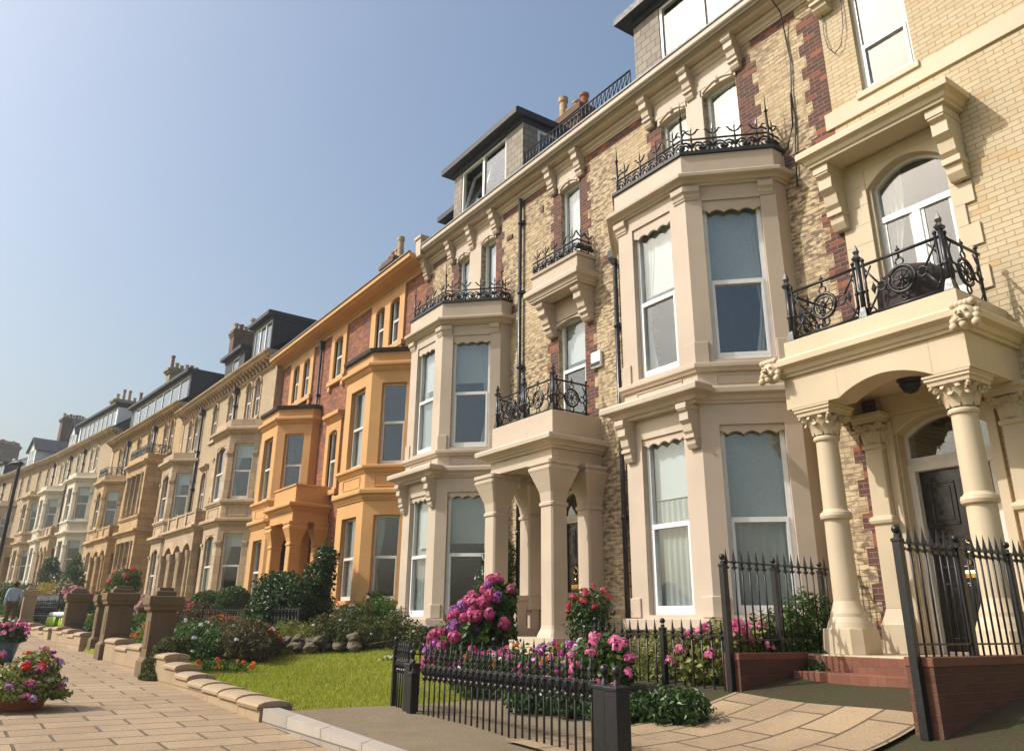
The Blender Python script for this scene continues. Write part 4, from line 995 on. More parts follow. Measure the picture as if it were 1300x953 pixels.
        if bb.get('rail'):
            m = h.mb(); rn = bb.get('run', b); pts = [(c-w-rn, 0), (c-w, -b), (c+w, -b), (c+w+rn, 0)]
            for k in (0, 1, 2):
                Mx, L2 = face(pts[k], pts[k+1]); g = m.at(Mx @ T(0, .02, 7.5)); g.tube([(0, 0, .5), (L2, 0, .5)], .025, 5); g.tube([(0, 0, .08), (L2, 0, .08)], .02, 5)
                n = int(L2/.35)+1
                for i in range(n+1):
                    x = L2*i/n; g.tube([(x, 0, 0), (x, 0, .58)], .02, 5)
                    if i < n: g.tube([(x+.17+.12*math.cos(t), 0, .29+.15*math.sin(t)) for t in [2*math.pi*j/10 for j in range(10)]], .018, 4, True); g.tube([(x, 0, .08), (x+L2/n, 0, .5)], .012, 4)
            h.put(m, 'balcony_railing', 'iron')
    if porch:
        a, b = porch; yf = -1.1; m = h.mb()
        n = 2 if b-a < 3.2 else 3
        w = (b-a-.2)/n
        hl = [(a+.28+i*w, a+.28+i*w+w-.36, -.1, 2.72) for i in range(n)]
        m.at(T(0, yf, 0)).wall(a, b, -.6, 3.2, hl, 0, .3)
        for (p, q, _, zt) in hl:
            m.arch_plate(p, q, 2.72, 2.42, .28, yf+.002, yf+.29, 10)
            for xx in (p-.06, q+.06): m.lathe(xx, yf-.03, [(.13, -.1), (.13, .1), (.095, .16), (.085, 2.0), (.13, 2.14), (.15, 2.3), (.15, 2.36)], 10)
        for x in (a, b-.3): m.box(x+.002, x+.298, yf+.3, -.001, 2.5, 3.2); m.box(x+.002, x+.298, -.3, -.001, -.6, 2.5)
        m.sweep(upath(a, b, yf), cornice(3.18, 3.42, .2, -.3)); m.box(a+.1, b-.1, yf+.1, -.002, 3.22, 3.44)
        m.sweep(upath(a+.1, b-.1, yf+.05), band(3.42, 3.98, 0, -.16)); m.sweep(upath(a+.1, b-.1, yf+.05), band(3.98, 4.06, .04, -.2))
        k = a+.1
        while k < b: m.box(k, k+.2, yf-.01, yf+.25, 3.42, 4.12); k += (b-a-.4)/n
        m.box(a-.1, b+.1, yf-.3, -.003, ground, -.1)
        h.put(m, 'porch', dress)
        panel_door(h, pc-.5, pc+.5, -.1, 2.1, .2, letter=False); window(h, I4, pc-.54, pc+.54, 2.15, 2.74, y=.18, zm=2.74, frame=framec, name='fanlight')
        window(h, I4, porch[0]+.354, porch[0]+1.146, .6, 2.69, y=.17, frame=framec, net=.5)
    roof(h, -Ln+.01, -.01, -.4, eaves+.04, 5, roofp)
    return h, Ln
H3, L3 = stone_house('tan sandstone house with arched top windows and bracketed eaves beside the orange house', (-31.45, 9.75), (-45.2, 9.2), .5, 'tanb', 'tan',
    [dict(c=-3.1, w=.98, b=.95, drape='l'), dict(c=-11.9, w=.95, b=.92, drape='l')], (-9.55, -4.95),
    [(-3.65, -2.95), (-2.55, -1.85), (-6.1, -5.4), (-8.35, -7.65), (-12.5, -11.8), (-11.4, -10.7)], [(-6.2, -5.5), (-8.9, -8.2)])
pipe(H3, -9.95, -.1, -.8, 9.4, r=.07, kink=0); pipe(H3, -4.85, -.1, 4.2, 9.4, r=.07, kink=0)
dormer(H3, -3.35, -1.0, -.1, 10.2, 12.25, 2.6, cheek='lead', win=(-3.2, -1.15), panes=3, side=False, over=.2)
dormer(H3, -8.7, -5.8, .35, 10.45, 12.1, 2.4, cheek='lead', win=(-7.6, -6.6), panes=1, side=False, over=.15)
chimney(H3, -14.0, -13.3, 1.9, 3.75, 10.8, 15.55, pots=6, tall=[3], mat='sootb')
H4, L4 = stone_house('ochre stone house with iron railings on its bays and a long white dormer', (-45.2, 9.2), (-59.6, 7.9), 1.2, 'ochreb', 'ochre',
    [dict(c=-3.5, w=1.75, b=1.1, run=.01, fm=.5, lights=3, rail=1, rise=0), dict(c=-12.0, w=.9, b=.95, rail=1, drape='r')], (-10.3, -7.2),
    [(-3.35, -2.65), (-2.25, -1.55), (-6.4, -5.7), (-8.6, -7.9), (-12.7, -12.0), (-11.6, -10.9)], [(-6.5, -5.8)])
pipe(H4, -4.9, -.1, 7.0, 9.4, r=.07, kink=0); pipe(H4, -10.35, -.1, -.8, 9.4, r=.07, kink=0)
dormer(H4, -11.6, -.1, .05, 10.2, 12.15, 2.6, cheek='lead', win=(-11.3, -.4), panes=7, side=False, over=.2, front='lead')
chimney(H4, -14.5, -13.7, 2.6, 4.7, 11, 16.1, pots=6, tall=[0], mat='sootst', cap=.22)
H5, L5 = stone_house('cream painted stone house with white bays and white window surrounds beyond the ochre house', (-59.6, 7.95), (-74.3, 5.9), 2.35, 'tanb', 'tan',
    [dict(c=-5.2, w=.95, b=1.0, mat='ivory', rise=0), dict(c=-13.2, w=.85, b=.95, mat='ivory', rise=0)], (-10.3, -7.9),
    [(-5.6, -4.9), (-4.4, -3.7), (-8.9, -8.2), (-13.5, -12.8), (-12.3, -11.6)], [(-9.3, -8.5)], surround='ivory', arch='round')
pipe(H5, -6.9, -.1, 4, 9.4, r=.07, kink=0); pipe(H5, -10.5, -.1, 4, 9.4, r=.07, kink=0)
dormer(H5, -10.8, -1.6, .2, 10.2, 12.3, 2.8, cheek='upvc', win=(-10.5, -1.9), panes=8, side=False, over=.3, front='upvc')
chimney(H5, -14.9, -14.2, 3.3, 6.1, 11, 15.75, pots=6, tall=[1, 2, 4], mat='sootst', cap=.25)
def gabled_dormer(h, x0, x1, y0, z0, z1, zr, depth, cheek='slate', front='upvc'):
    m = h.mb(); c = (x0+x1)/2
    m.prism_y([(x0, z0), (x1, z0), (x1, z1), (c, zr), (x0, z1)], y0, y0+.2); m.box(x0+.01, x0+.15, y0+.2, y0+depth, z0, z1); m.box(x1-.15, x1-.01, y0+.2, y0+depth, z0, z1)
    d = h.put(m, 'dormer', front)
    r = h.mb(); s = (zr-z1)/(c-x0)
    for sx in (-1, 1):
        e = c+sx*(c-x0+.25); ze = z1-.25*s
        r.prism_y([(c, zr+.02), (e, ze+.02), (e, ze+.12), (c, zr+.14)], y0-.2, y0+depth)
    h.put(r, 'dormer_roof', cheek, 0, d)
    for sx in (-1, 1):
        f = h.mb(); a = c+sx*.38; f.box(a-.27, a-.2, y0-.05, y0+.02, z0+.3, z1-.05); f.box(a+.2, a+.27, y0-.05, y0+.02, z0+.3, z1-.05); f.box(a-.2, a+.2, y0-.05, y0+.02, z0+.3, z0+.37); f.box(a-.2, a+.2, y0-.05, y0+.02, z1-.12, z1-.05); f.box(a-.2, a+.2, y0-.045, y0+.02, (z0+z1)/2, (z0+z1)/2+.06)
        h.put(f, 'window_frame', front, 0, d); g = h.mb(); g.box(a-.2, a+.2, y0-.02, y0-.014, z0+.37, z1-.12); h.put(g, 'pane', 'glass', 0, d)
gabled_dormer(H5, -14.3, -12.4, .4, 10.3, 12.0, 13.1, 2.6)
H6, L6 = stone_house('pale brick house with gabled dormer and grey stone bays towards the end of the row', (-74.3, 6.0), (-89.5, 3.0), 2.45, 'tanb', 'stone',
    [dict(c=-3.2, w=.9, b=1.0, rise=0), dict(c=-11.6, w=.9, b=1.0)], (-9.2, -6.6),
    [(-4.9, -4.3), (-2.6, -2.0), (-7.6, -7.0), (-9.7, -9.1), (-12.6, -12.0), (-11.2, -10.6)], [], arch='seg')
pipe(H6, -.6, -.1, 4, 9.4, r=.07, kink=0); pipe(H6, -14.9, -.1, 4, 9.4, r=.07, kink=0)
gabled_dormer(H6, -10.9, -8.8, .4, 10.3, 12.2, 13.2, 3.2)
chimney(H6, -15.0, -14.2, 3.6, 5.9, 11, 16.6, pots=8, mat='sootb', cap=.15)
H7, L7 = stone_house('house at the far end of the row, its chimney and dormer showing above the eaves', (-89.5, 3.0), (-104, -1.2), 2.45, 'tanb', 'stone',
    [dict(c=-3.4, w=.9, b=1.0)], None, [(-4.4, -3.7), (-3.0, -2.3), (-7.5, -6.8)], [], arch='seg')
dormer(H7, -4.6, -1.6, .3, 10.2, 12.0, 2.6, cheek='lead', win=(-4.4, -1.8), panes=3, side=False, over=.15)
chimney(H7, -14.6, -13.9, 3.2, 5.4, 11, 16.0, pots=8, mat='sootst', cap=.15)
# ------------------------------------------------------------------ ground, pavement, road
WALL = [(-130, -9.5), (-104, -1.2), (-89.5, 3.0), (-74.3, 6.0), (-59.6, 8.0), (-45.2, 9.2), (-31.4, 9.8), (-19, 10), (40, 10)]
BASE = [(-104, 2.45), (-74.3, 2.4), (-67, 2.4), (-52, 1.2), (-38, .5), (-25, .3), (-16, .0), (-8, -.05), (0, -.2)]
def interp(tb, x):
    if x <= tb[0][0]: return tb[0][1]
    for (a, va), (b, vb) in zip(tb, tb[1:]):
        if x <= b: return va+(vb-va)*(x-a)/(b-a)
    return tb[-1][1]
def sm(a, b, t):
    t = max(0, min(1, (t-a)/(b-a))); return t*t*(3-2*t)
def pz(x): return -.86-.0245*(min(max(x, -95), 4)+15.2)
def yp(x): return interp(WALL, x)-6.85
def gz(x, y):
    d = y-yp(x)
    if d < 0: return pz(x)-.25
    near = pz(x)+.10; far = interp(BASE, x)-.45
    return near+(far-near)*sm(2.2, 5.6, d)+.03*noise.noise((x*.8, y*.8, 0))
def strip(name, mat, d0, d1, dz, x0=-125, x1=30, thick=.25, kind='structure'):
    m = MB(); xs = [x0+(x1-x0)*i/120 for i in range(121)]; vs = []; fs = []
    for x in xs:
        for (d, z) in ((d0, pz(x)+dz-thick), (d0, pz(x)+dz), (d1, pz(x)+dz), (d1, pz(x)+dz-thick)): vs.append((x, yp(x)+d, z))
    for i in range(120):
        for k in range(4): fs.append((4*i+k, 4*i+(k+1) % 4, 4*i+4+(k+1) % 4, 4*i+4+k))
    m.add(vs, fs); return tag(m.build(name, mat), kind=kind)
m = MB(); vs = []; fs = []; xs = [-125+i*.75 for i in range(208)]; ds = [-.12, .03]+[.25+i*.35 for i in range(20)]+[7.2, 8.5]
for x in xs:
    for d in ds: vs.append((x, yp(x)+d, gz(x, yp(x)+d)))
n = len(ds)
for i in range(len(xs)-1):
    for k in range(n-1): fs.append((i*n+k, (i+1)*n+k, (i+1)*n+k+1, i*n+k+1))
m.add(vs, fs, True); tag(m.build('garden_ground', 'turf', keep=True), kind='structure')
m = MB(); m.add([(-3000, -3000, -2.2), (3000, -3000, -2.2), (3000, 3000, -2.2), (-3000, 3000, -2.2)], [(0, 1, 2, 3)]); tag(m.build('ground', 'turf'), kind='structure')
strip('pavement', 'flags', -3.0, .02, 0.0); strip('kerb', 'kerb', -3.16, -3.004, 0.0); strip('road', 'asphalt', -9.5, -3.165, -.13)
strip('path_edging', 'kerb', -.02, .16, .135, x0=-9.28, x1=12)
strip('verge', 'turf', -40, -9.504, -.08, thick=1.5)
m = MB(); m.add([(-3000, -3000, -2.15), (3000, -3000, -2.15), (3000, -60, -2.15), (-3000, -60, -2.15)], [(0, 1, 2, 3)]); tag(m.build('sea', 'sea'), kind='structure')

m = MB(); vs = []; fs = []; nx, ny = 40, 10
for i in range(nx+1):
    for j in range(ny+1): x = -9.2+9.6*i/nx; y = 3.17+2.95*j/ny; vs.append((x, y, gz(x, y)+.02))
for i in range(nx):
    for j in range(ny): fs.append((i*(ny+1)+j, (i+1)*(ny+1)+j, (i+1)*(ny+1)+j+1, i*(ny+1)+j+1))
m.add(vs, fs, True); tag(m.build('path', 'gravel', keep=True), kind='structure')
# ------------------------------------------------------------------ foliage
LEAF = dict(
 dark=m_leaf('dark_green_leaf', [(.014, .042, .008), (.032, .075, .012), (.06, .12, .02)], .25, .35, .4),
 mid=m_leaf('mid_green_leaf', [(.028, .065, .010), (.06, .12, .02), (.11, .18, .03)], .35),
 lime=m_leaf('yellow_green_leaf', [(.17, .20, .035), (.30, .30, .065), (.11, .15, .03), (.44, .42, .17)], .35),
 olive=m_leaf('olive_leaf', [(.045, .062, .014), (.085, .105, .022), (.14, .135, .04)], .3),
 bronze=m_leaf('bronze_leaf', [(.055, .05, .018), (.10, .085, .03), (.13, .07, .032), (.05, .075, .02)], .3),
 gold=m_leaf('golden_leaf', [(.42, .32, .03), (.30, .28, .04), (.5, .36, .05)], .4),
 blade=m_leaf('grass_blade', [(.18, .25, .015), (.28, .33, .02), (.38, .38, .045)], .45),
 stem=m_plain('woody_stem', (.10, .075, .045), .8),
)
PET = dict(
 hyd=m_leaf('hydrangea_petal', [(.56, .05, .17), (.64, .13, .28), (.44, .05, .17), (.66, .26, .38)], .35, .6),
 lilac=m_leaf('lilac_petal', [(.36, .10, .38), (.50, .20, .50), (.28, .06, .28)], .35, .6),
 magenta=m_leaf('magenta_petal', [(.55, .015, .30), (.35, .02, .35), (.62, .05, .20), (.25, .03, .40)], .4, .6),
 red=m_leaf('red_petal', [(.65, .02, .015), (.7, .06, .02)], .4, .6),
 rose=m_leaf('coral_petal', [(.62, .07, .09), (.7, .16, .18)], .4, .6),
 pink=m_leaf('pink_petal', [(.75, .14, .32), (.8, .3, .45), (.65, .08, .25)], .4, .6),
 pale=m_leaf('pale_pink_petal', [(.62, .42, .38), (.55, .34, .30), (.68, .52, .44)], .4, .6),
 white=m_leaf('white_petal', [(.75, .73, .70), (.65, .60, .68)], .4, .6),
 orange=m_leaf('orange_petal', [(.75, .13, .01), (.8, .22, .02)], .4, .6),
 violet=m_leaf('violet_petal', [(.25, .12, .45), (.7, .65, .75), (.35, .08, .4)], .4, .6),
)
def rdir(rng):
    while True:
        v = Vector((rng.uniform(-1, 1), rng.uniform(-1, 1), rng.uniform(-1, 1)))
        if .05 < v.length < 1: return v.normalized()
def leaf_cloud(blobs, n, size, rng, fold=.25, shell=.55, upbias=.3, lump=.28, aspect=.5, zmin=None):
    vs = []; fs = []; wts = [b[1][0]*b[1][1]+b[1][0]*b[1][2] for b in blobs]
    for _ in range(n):
        c, rad = rng.choices(blobs, wts)[0]; d = rdir(rng)
        k = 1+lump*noise.noise((d.x*2.3+c[0]*3, d.y*2.3+c[1]*3, d.z*2.3+c[2]))
        t = (shell+(1-shell)*rng.random()**.6)*k
        p = Vector((c[0]+d.x*rad[0]*t, c[1]+d.y*rad[1]*t, c[2]+d.z*rad[2]*t))
        if zmin is not None and p.z < zmin: p.z = zmin+rng.random()*.06
        nrm = (d*.8+rdir(rng)*.9+Vector((0, 0, upbias))).normalized()
        a = nrm.cross(rdir(rng)); 
        if a.length < .05: continue
        a.normalize(); b = nrm.cross(a); s = size*rng.uniform(.6, 1.25)
        o = len(vs); w = s*aspect
        vs += [p-a*s*.5, p+b*w*.5+nrm*s*fold*.3, p+a*s*.5-nrm*s*.1, p-b*w*.5+nrm*s*fold*.3]; fs += [(o, o+1, o+2), (o, o+2, o+3)]
    return vs, fs
def raw(name, vs, fs, mat, parent=None, kind=None):
    me = bpy.data.meshes.new(name); me.from_pydata([tuple(v) for v in vs], [], fs); me.materials.append(mat)
    o = bpy.data.objects.new(name, me); COL.objects.link(o)
    if parent: o.parent = parent
    if kind: o['kind'] = kind
    return o
def petals(center, r, n, size, rng, half=False):
    vs = []; fs = []
    for _ in range(n):
        d = rdir(rng)
        if half and d.z < -.2: d.z = -d.z
        p = Vector(center)+d*r*rng.uniform(.8, 1.05); nrm = (d+rdir(rng)*.45).normalized(); a = nrm.cross(rdir(rng))
        if a.length < .05: continue
        a.normalize(); b = nrm.cross(a); s = size*rng.uniform(.7, 1.2); o = len(vs)
        vs += [p-a*s*.5-b*s*.35, p+a*s*.5-b*s*.35, p+a*s*.4+b*s*.45, p-a*s*.4+b*s*.45]; fs += [(o, o+1, o+2, o+3)]
    return vs, fs
def plant(name, label, cat, loc, blobs, n, size, leaf='mid', stems=5, group=None, flowers=None, heads=None, seed=0, shell=.5, lump=.3, aspect=.5, stemr=.012):
    """blobs relative to loc; flowers: list of (petal, clusters, petals, cluster radius, petal size, blob chooser); heads: separate flower heads"""
    rng = random.Random(seed+len(name)*13+int(abs(loc[0])*100))
    root = thing(name, label, cat, loc, 0, group)
    vs, fs = leaf_cloud(blobs, int(n*1.6), size*1.12, rng, shell=shell, lump=lump, aspect=aspect, zmin=.02); raw('foliage', vs, fs, LEAF[leaf], root)
    if stems:
        m = MB()
        for _ in range(stems):
            c, rad = rng.choice(blobs); e = Vector((c[0]+rng.uniform(-.6, .6)*rad[0], c[1]+rng.uniform(-.6, .6)*rad[1], c[2]+rng.uniform(-.2, .7)*rad[2]))
            b0 = Vector((rng.uniform(-.08, .08), rng.uniform(-.08, .08), -.12)); mid = b0.lerp(e, .5)+Vector((rng.uniform(-.06, .06), rng.uniform(-.06, .06), .05))
            m.tube([b0, mid, e], [stemr*1.5, stemr, stemr*.4], 5)
        m.build('stems', LEAF['stem'], root)
    for (pet, cnt, npet, cr, ps, zlo) in (flowers or []):
        V = []; F = []
        for _ in range(cnt):
            c, rad = rng.choice(blobs); d = rdir(rng)
            if d.z < zlo: d.z = abs(d.z)
            d.normalize(); p = (c[0]+d.x*rad[0]*1.03, c[1]+d.y*rad[1]*1.03, c[2]+d.z*rad[2]*1.05)
            v, f = petals(p, cr, npet, ps, rng, True); o = len(V); V += v; F += [tuple(i+o for i in q) for q in f]
        raw('blossom', V, F, PET[pet], root, 'stuff')
    for (pets, cnt, npet, cr, ps, zlo) in (heads or []):
        protos = []
        for pet in pets:
            v, f = petals((0, 0, 0), cr, npet, ps, rng); me = bpy.data.meshes.new('flower_head'); me.from_pydata([tuple(q) for q in v], [], f); me.materials.append(PET[pet]); protos.append(me)
        for _ in range(cnt):
            c, rad = rng.choice(blobs); d = rdir(rng)
            if d.z < zlo: d.z = abs(d.z)*.7
            d.y = -abs(d.y) if rng.random() < .7 else d.y
            d.normalize(); o = bpy.data.objects.new('flower_head', rng.choice(protos)); COL.objects.link(o); o.parent = root
            o.location = (c[0]+d.x*rad[0]*1.04, c[1]+d.y*rad[1]*1.04, c[2]+d.z*rad[2]*1.04); o.rotation_euler = (rng.random()*3, rng.random()*3, rng.random()*6); o.scale = [rng.uniform(.75, 1.25)]*3
    return root
def G(x, y): return (x, y, gz(x, y))

# front of the peach house
plant('hydrangea', 'tall hydrangea with pink and purple heads against the peach porch', 'shrub', (-11.0, 6.8, -.95), [((-.15, 0, .55), (.62, .5, .5)), ((.15, .15, .95), (.55, .45, .45)), ((.3, .25, 1.3), (.35, .35, .3)), ((-.45, -.1, .35), (.4, .35, .35))], 2300, .13, 'mid', 9,
      heads=[(['hyd', 'hyd', 'hyd', 'lilac'], 85, 80, .082, .05, -.15)], aspect=.65)
plant('petunia_bed', 'magenta and violet petunias in front of the left porch pillar', 'flowers', (-9.75, 6.45, -1.0), [((0, 0, .32), (.6, .4, .36)), ((-.45, -.1, .25), (.4, .3, .3))], 1300, .08, 'mid', 8, flowers=[('magenta', 75, 7, .04, .055, 0), ('violet', 25, 6, .035, .05, 0)])
plant('petunia_bed', 'mixed magenta and lilac petunias in front of the balustrade between the porch pillars', 'flowers', (-9.05, 7.0, -1.0), [((0, 0, .40), (.55, .4, .38)), ((.45, .1, .3), (.35, .3, .3))], 1200, .07, 'lime', 8, flowers=[('magenta', 50, 7, .04, .05, 0), ('violet', 40, 6, .035, .05, 0), ('red', 8, 9, .05, .05, .2)])
plant('rose_bush', 'upright rose bush with coral blooms beside the right porch pillar', 'shrub', (-10.0, 8.3, -.65), [((0, 0, .6), (.38, .35, .4)), ((.1, 0, .9), (.35, .3, .3)), ((-.2, 0, .85), (.2, .2, .25))], 1000, .075, 'dark', 8, flowers=[('rose', 26, 14, .05, .05, -.2)])
plant('red_flower_bed', 'red and white bedding flowers low behind the ornate railing', 'flowers', (-8.3, 6.9, -1.05), [((0, 0, .22), (.5, .4, .25))], 700, .07, 'mid', 5, flowers=[('red', 22, 9, .05, .05, 0), ('white', 16, 7, .04, .05, 0), ('orange', 10, 7, .04, .05, 0)])
plant('geranium', 'pale pink geranium clump behind the spear railing beside the variegated shrub', 'flowers', (-7.85, 6.7, -1.0), [((0, 0, .48), (.42, .35, .4)), ((.2, -.2, .1), (.35, .3, .25))], 900, .09, 'mid', 6, flowers=[('pink', 34, 22, .075, .05, -.1), ('white', 5, 12, .06, .045, 0)], aspect=.8)
plant('variegated_shrub', 'yellow variegated shrub filling the space behind the spear railing', 'shrub', (-7.75, 7.9, -1.0), [((0, 0, .4), (.62, .4, .45)), ((.6, 0, .35), (.5, .38, .42)), ((-.45, .05, .5), (.45, .35, .42)), ((.25, -.05, .68), (.5, .35, .3))], 4200, .07, 'lime', 8, lump=.35)
plant('geranium', 'bright pink geraniums on the brick wall behind the tall railing', 'flowers', (-6.85, 7.75, -.70), [((0, 0, .42), (.30, .35, .36)), ((-.35, -.1, .3), (.3, .3, .3)), ((.1, .55, .42), (.25, .35, .3))], 1200, .075, 'lime', 6, flowers=[('pink', 44, 18, .07, .045, -.1)], aspect=.8)
plant('garden_shrub', 'loose green shrub growing through the tall railing beside the cream column', 'shrub', (-6.72, 8.85, -.75), [((0, 0, .5), (.32, .5, .5)), ((.12, .2, .85), (.25, .4, .35)), ((0, -.45, .5), (.28, .3, .4))], 2600, .065, 'mid', 10, lump=.4)
plant('garden_shrub', 'dark leafy plant spilling over the end of the red steps', 'shrub', (-6.25, 8.75, -.75), [((0, 0, .2), (.22, .25, .28)), ((0, -.2, .05), (.2, .25, .2))], 700, .07, 'dark', 4)
plant('climbing_plant', 'dense climber with purple blooms on the wall seen through the porch', 'climber', (-14.45, 9.45, -.6), [((0, 0, 1.0), (.42, .42, .8)), ((.05, .1, 1.85), (.38, .36, .65)), ((0, 0, .5), (.42, .42, .5))], 2600, .085, 'dark', 8, flowers=[('lilac', 10, 24, .09, .06, -.3)])
plant('white_daisies', 'small pale daisies at the near edge of the lawn by the black railing', 'flowers', (-14.2, 7.2, -.85), [((0, 0, .14), (.4, .35, .15))], 500, .055, 'mid', 3, flowers=[('white', 30, 6, .025, .04, .1)])
# garden of the orange house
plant('laurel', 'big dark glossy shrub in front of the orange porch', 'shrub', (-20.55, 7.05, -.55), [((0, 0, .9), (.85, .7, .6)), ((-.5, 0, 1.25), (.6, .5, .42)), ((.55, .1, 1.15), (.6, .5, .5)), ((0, 0, 1.5), (.55, .5, .3))], 4600, .10, 'dark', 10, lump=.4)
plant('laurel', 'taller dark glossy shrub reaching up beside the right orange bay', 'shrub', (-20.6, 8.0, -.45), [((0, 0, .9), (.55, .5, .6)), ((.15, 0, 1.5), (.45, .4, .5)), ((.3, .1, 2.0), (.30, .3, .4))], 3200, .10, 'dark', 8, lump=.4)
plant('flowering_shrub', 'grey green shrub with small white flowers below the right orange bay', 'shrub', (-17.9, 7.9, -.6), [((0, 0, .45), (.6, .5, .5)), ((.35, .1, .8), (.4, .35, .35)), ((-.4, 0, .7), (.4, .35, .35))], 2500, .06, 'olive', 10, flowers=[('white', 14, 8, .03, .035, .1)], lump=.45)
plant('garden_shrub', 'bushy green plant under the sill of the right orange bay', 'shrub', (-19.2, 8.4, -.45), [((0, 0, .4), (.5, .4, .4)), ((.4, 0, .55), (.35, .3, .35))], 1600, .07, 'mid', 6)
plant('climbing_plant', 'light green climber on the orange plinth next to the peach house', 'climber', (-19.6, 9.15, -.5), [((0, 0, .5), (.38, .2, .5)), ((.1, 0, .95), (.4, .2, .35)), ((.3, -.05, .7), (.3, .2, .3))], 1700, .075, 'mid', 6, lump=.4)
plant('topiary_ball', 'clipped round bush left of its twin below the stone bay', 'topiary', (-27.9, 7.2, -.55), [((0, 0, 1.02), (.56, .56, .5))], 4200, .075, 'mid', 4, shell=.72, lump=.08, group='clipped round bushes')
plant('topiary_ball', 'clipped round bush right of its twin, nearer the orange house', 'topiary', (-26.9, 7.75, -.5), [((0, 0, 1.12), (.56, .56, .48))], 4200, .075, 'mid', 4, shell=.72, lump=.08, group='clipped round bushes')
plant('crocosmia', 'orange red crocosmia clump behind the low hedge', 'flowers', (-23.2, 6.5, -.6), [((0, 0, .4), (.75, .5, .35))], 1500, .11, 'lime', 8, flowers=[('orange', 60, 7, .05, .06, .1), ('red', 20, 7, .05, .06, .1)], aspect=.25)
plant('low_hedge', 'mixed low hedge with white flowers beside the first stone pier', 'hedge', (-17.3, 4.35, -.85), [((0, 0, .4), (.75, .55, .42)), ((-.8, .1, .45), (.6, .5, .42)), ((.5, .2, .3), (.5, .4, .35))], 3600, .075, 'mid', 10, flowers=[('white', 16, 9, .045, .05, .1)], lump=.4)
plant('low_hedge', 'bronze tinted low hedge behind the lawn', 'hedge', (-18.6, 5.5, -.85), [((0, 0, .42), (.8, .5, .42)), ((.75, .3, .4), (.65, .45, .4)), ((-.6, 0, .45), (.6, .45, .4))], 4200, .065, 'bronze', 10, lump=.4)
plant('garden_shrub', 'yellowish grassy plants between the hedge and the rocks', 'shrub', (-18.6, 6.7, -.8), [((0, 0, .4), (.7, .5, .42)), ((.5, .3, .45), (.5, .4, .35))], 2200, .10, 'lime', 8, aspect=.22, lump=.5)
plant('garden_shrub', 'dark undergrowth along the back of the lawn below the grey green shrub', 'shrub', (-16.9, 7.75, -.8), [((0, 0, .22), (.7, .4, .3)), ((.6, .3, .2), (.5, .35, .28)), ((-.7, -.2, .22), (.5, .4, .3))], 2600, .07, 'mid', 6, lump=.5)

def hedge_row(pts, name, label, leaf, h, w, n, size, cat='shrub', flowers=None, **k):
    x0, y0 = pts[0]; z0 = gz(x0, y0); rng = random.Random(len(label)); bl = []
    for (x, y) in pts:
        s = rng.uniform(.8, 1.2); bl.append(((x-x0, y-y0, gz(x, y)-z0+h*.48*s), (w*rng.uniform(.85, 1.2), w*rng.uniform(.8, 1.1), h*.55*s)))
    return plant(name, label, cat, (x0, y0, z0), bl, n, size, leaf, 8, flowers=flowers, **k)
hedge_row([(-16.3, 5.0), (-16.9, 5.3), (-17.5, 5.5), (-18.1, 5.8)], 'low_hedge', 'bronze and green hedge bank behind the lawn, left of the rockery', 'bronze', .66, .5, 5200, .075, 'hedge', [('white', 14, 9, .04, .045, .2), ('orange', 8, 8, .04, .05, .1)], lump=.45)
hedge_row([(-19.4, 6.4), (-19.9, 6.2), (-20.6, 6.0), (-21.4, 5.8)], 'garden_shrub', 'mixed green shrubs at the foot of the dark glossy shrub', 'olive', .62, .5, 3800, .085, lump=.45, aspect=.4)
hedge_row([(-22.4, 7.6), (-23.2, 7.7), (-24.2, 7.7), (-25.2, 7.7)], 'garden_shrub', 'bank of green shrubs in front of the left orange bay', 'mid', .55, .5, 3800, .09, lump=.45)
hedge_row([(-17.2, 6.95), (-16.9, 7.25), (-16.4, 7.6), (-15.9, 8.0), (-15.4, 8.2)], 'garden_shrub', 'trailing green plants spilling over the rockery stones', 'olive', .62, .34, 4600, .065, lump=.5, flowers=[('white', 12, 7, .03, .035, .1)])
hedge_row([(-18.7, 9.0), (-18.0, 8.7), (-17.4, 8.35)], 'garden_shrub', 'bushy shrubs at the corner where the orange and peach houses meet', 'mid', .95, .45, 3200, .075, lump=.45)
hedge_row([(-7.9, 5.75), (-7.3, 5.85), (-6.7, 5.95), (-6.2, 6.2)], 'garden_shrub', 'low dark shrubs bordering the gravel beside the brick wall', 'dark', .28, .36, 2400, .07, lump=.4)
hedge_row([(-9.3, 5.9), (-8.8, 6.15), (-8.3, 6.2)], 'red_flower_bed', 'bedding flowers along the gravel behind the ornate railing', 'mid', .5, .36, 2000, .065, 'flowers', [('pink', 16, 12, .05, .045, 0), ('magenta', 20, 8, .04, .045, 0), ('orange', 8, 8, .04, .045, 0), ('white', 14, 7, .035, .04, 0)], lump=.4)
m = MB(); vs = []; fs = []
for i in range(13):
    for j in range(17): x = -6.36+2.2*i/12; y = 4.3+3.0*j/16; vs.append((x, y, gz(x, y)+.045))
for i in range(12):
    for j in range(16): fs.append((i*17+j, (i+1)*17+j, (i+1)*17+j+1, i*17+j+1))
m.add(vs, fs); tag(m.build('paved_path', 'flags', keep=True), kind='structure')
m = MB(); vs = []; fs = []
for i in range(31):
    for j in range(13): x = -10.4+10.5*i/30; y = 6.05+2.9*j/12; vs.append((x, y, gz(x, y)+.012))
for i in range(30):
    for j in range(12): fs.append((i*13+j, (i+1)*13+j, (i+1)*13+j+1, i*13+j+1))
m.add(vs, fs); tag(m.build('flower_bed_soil', 'soil', keep=True), kind='structure')
rng = random.Random(3)
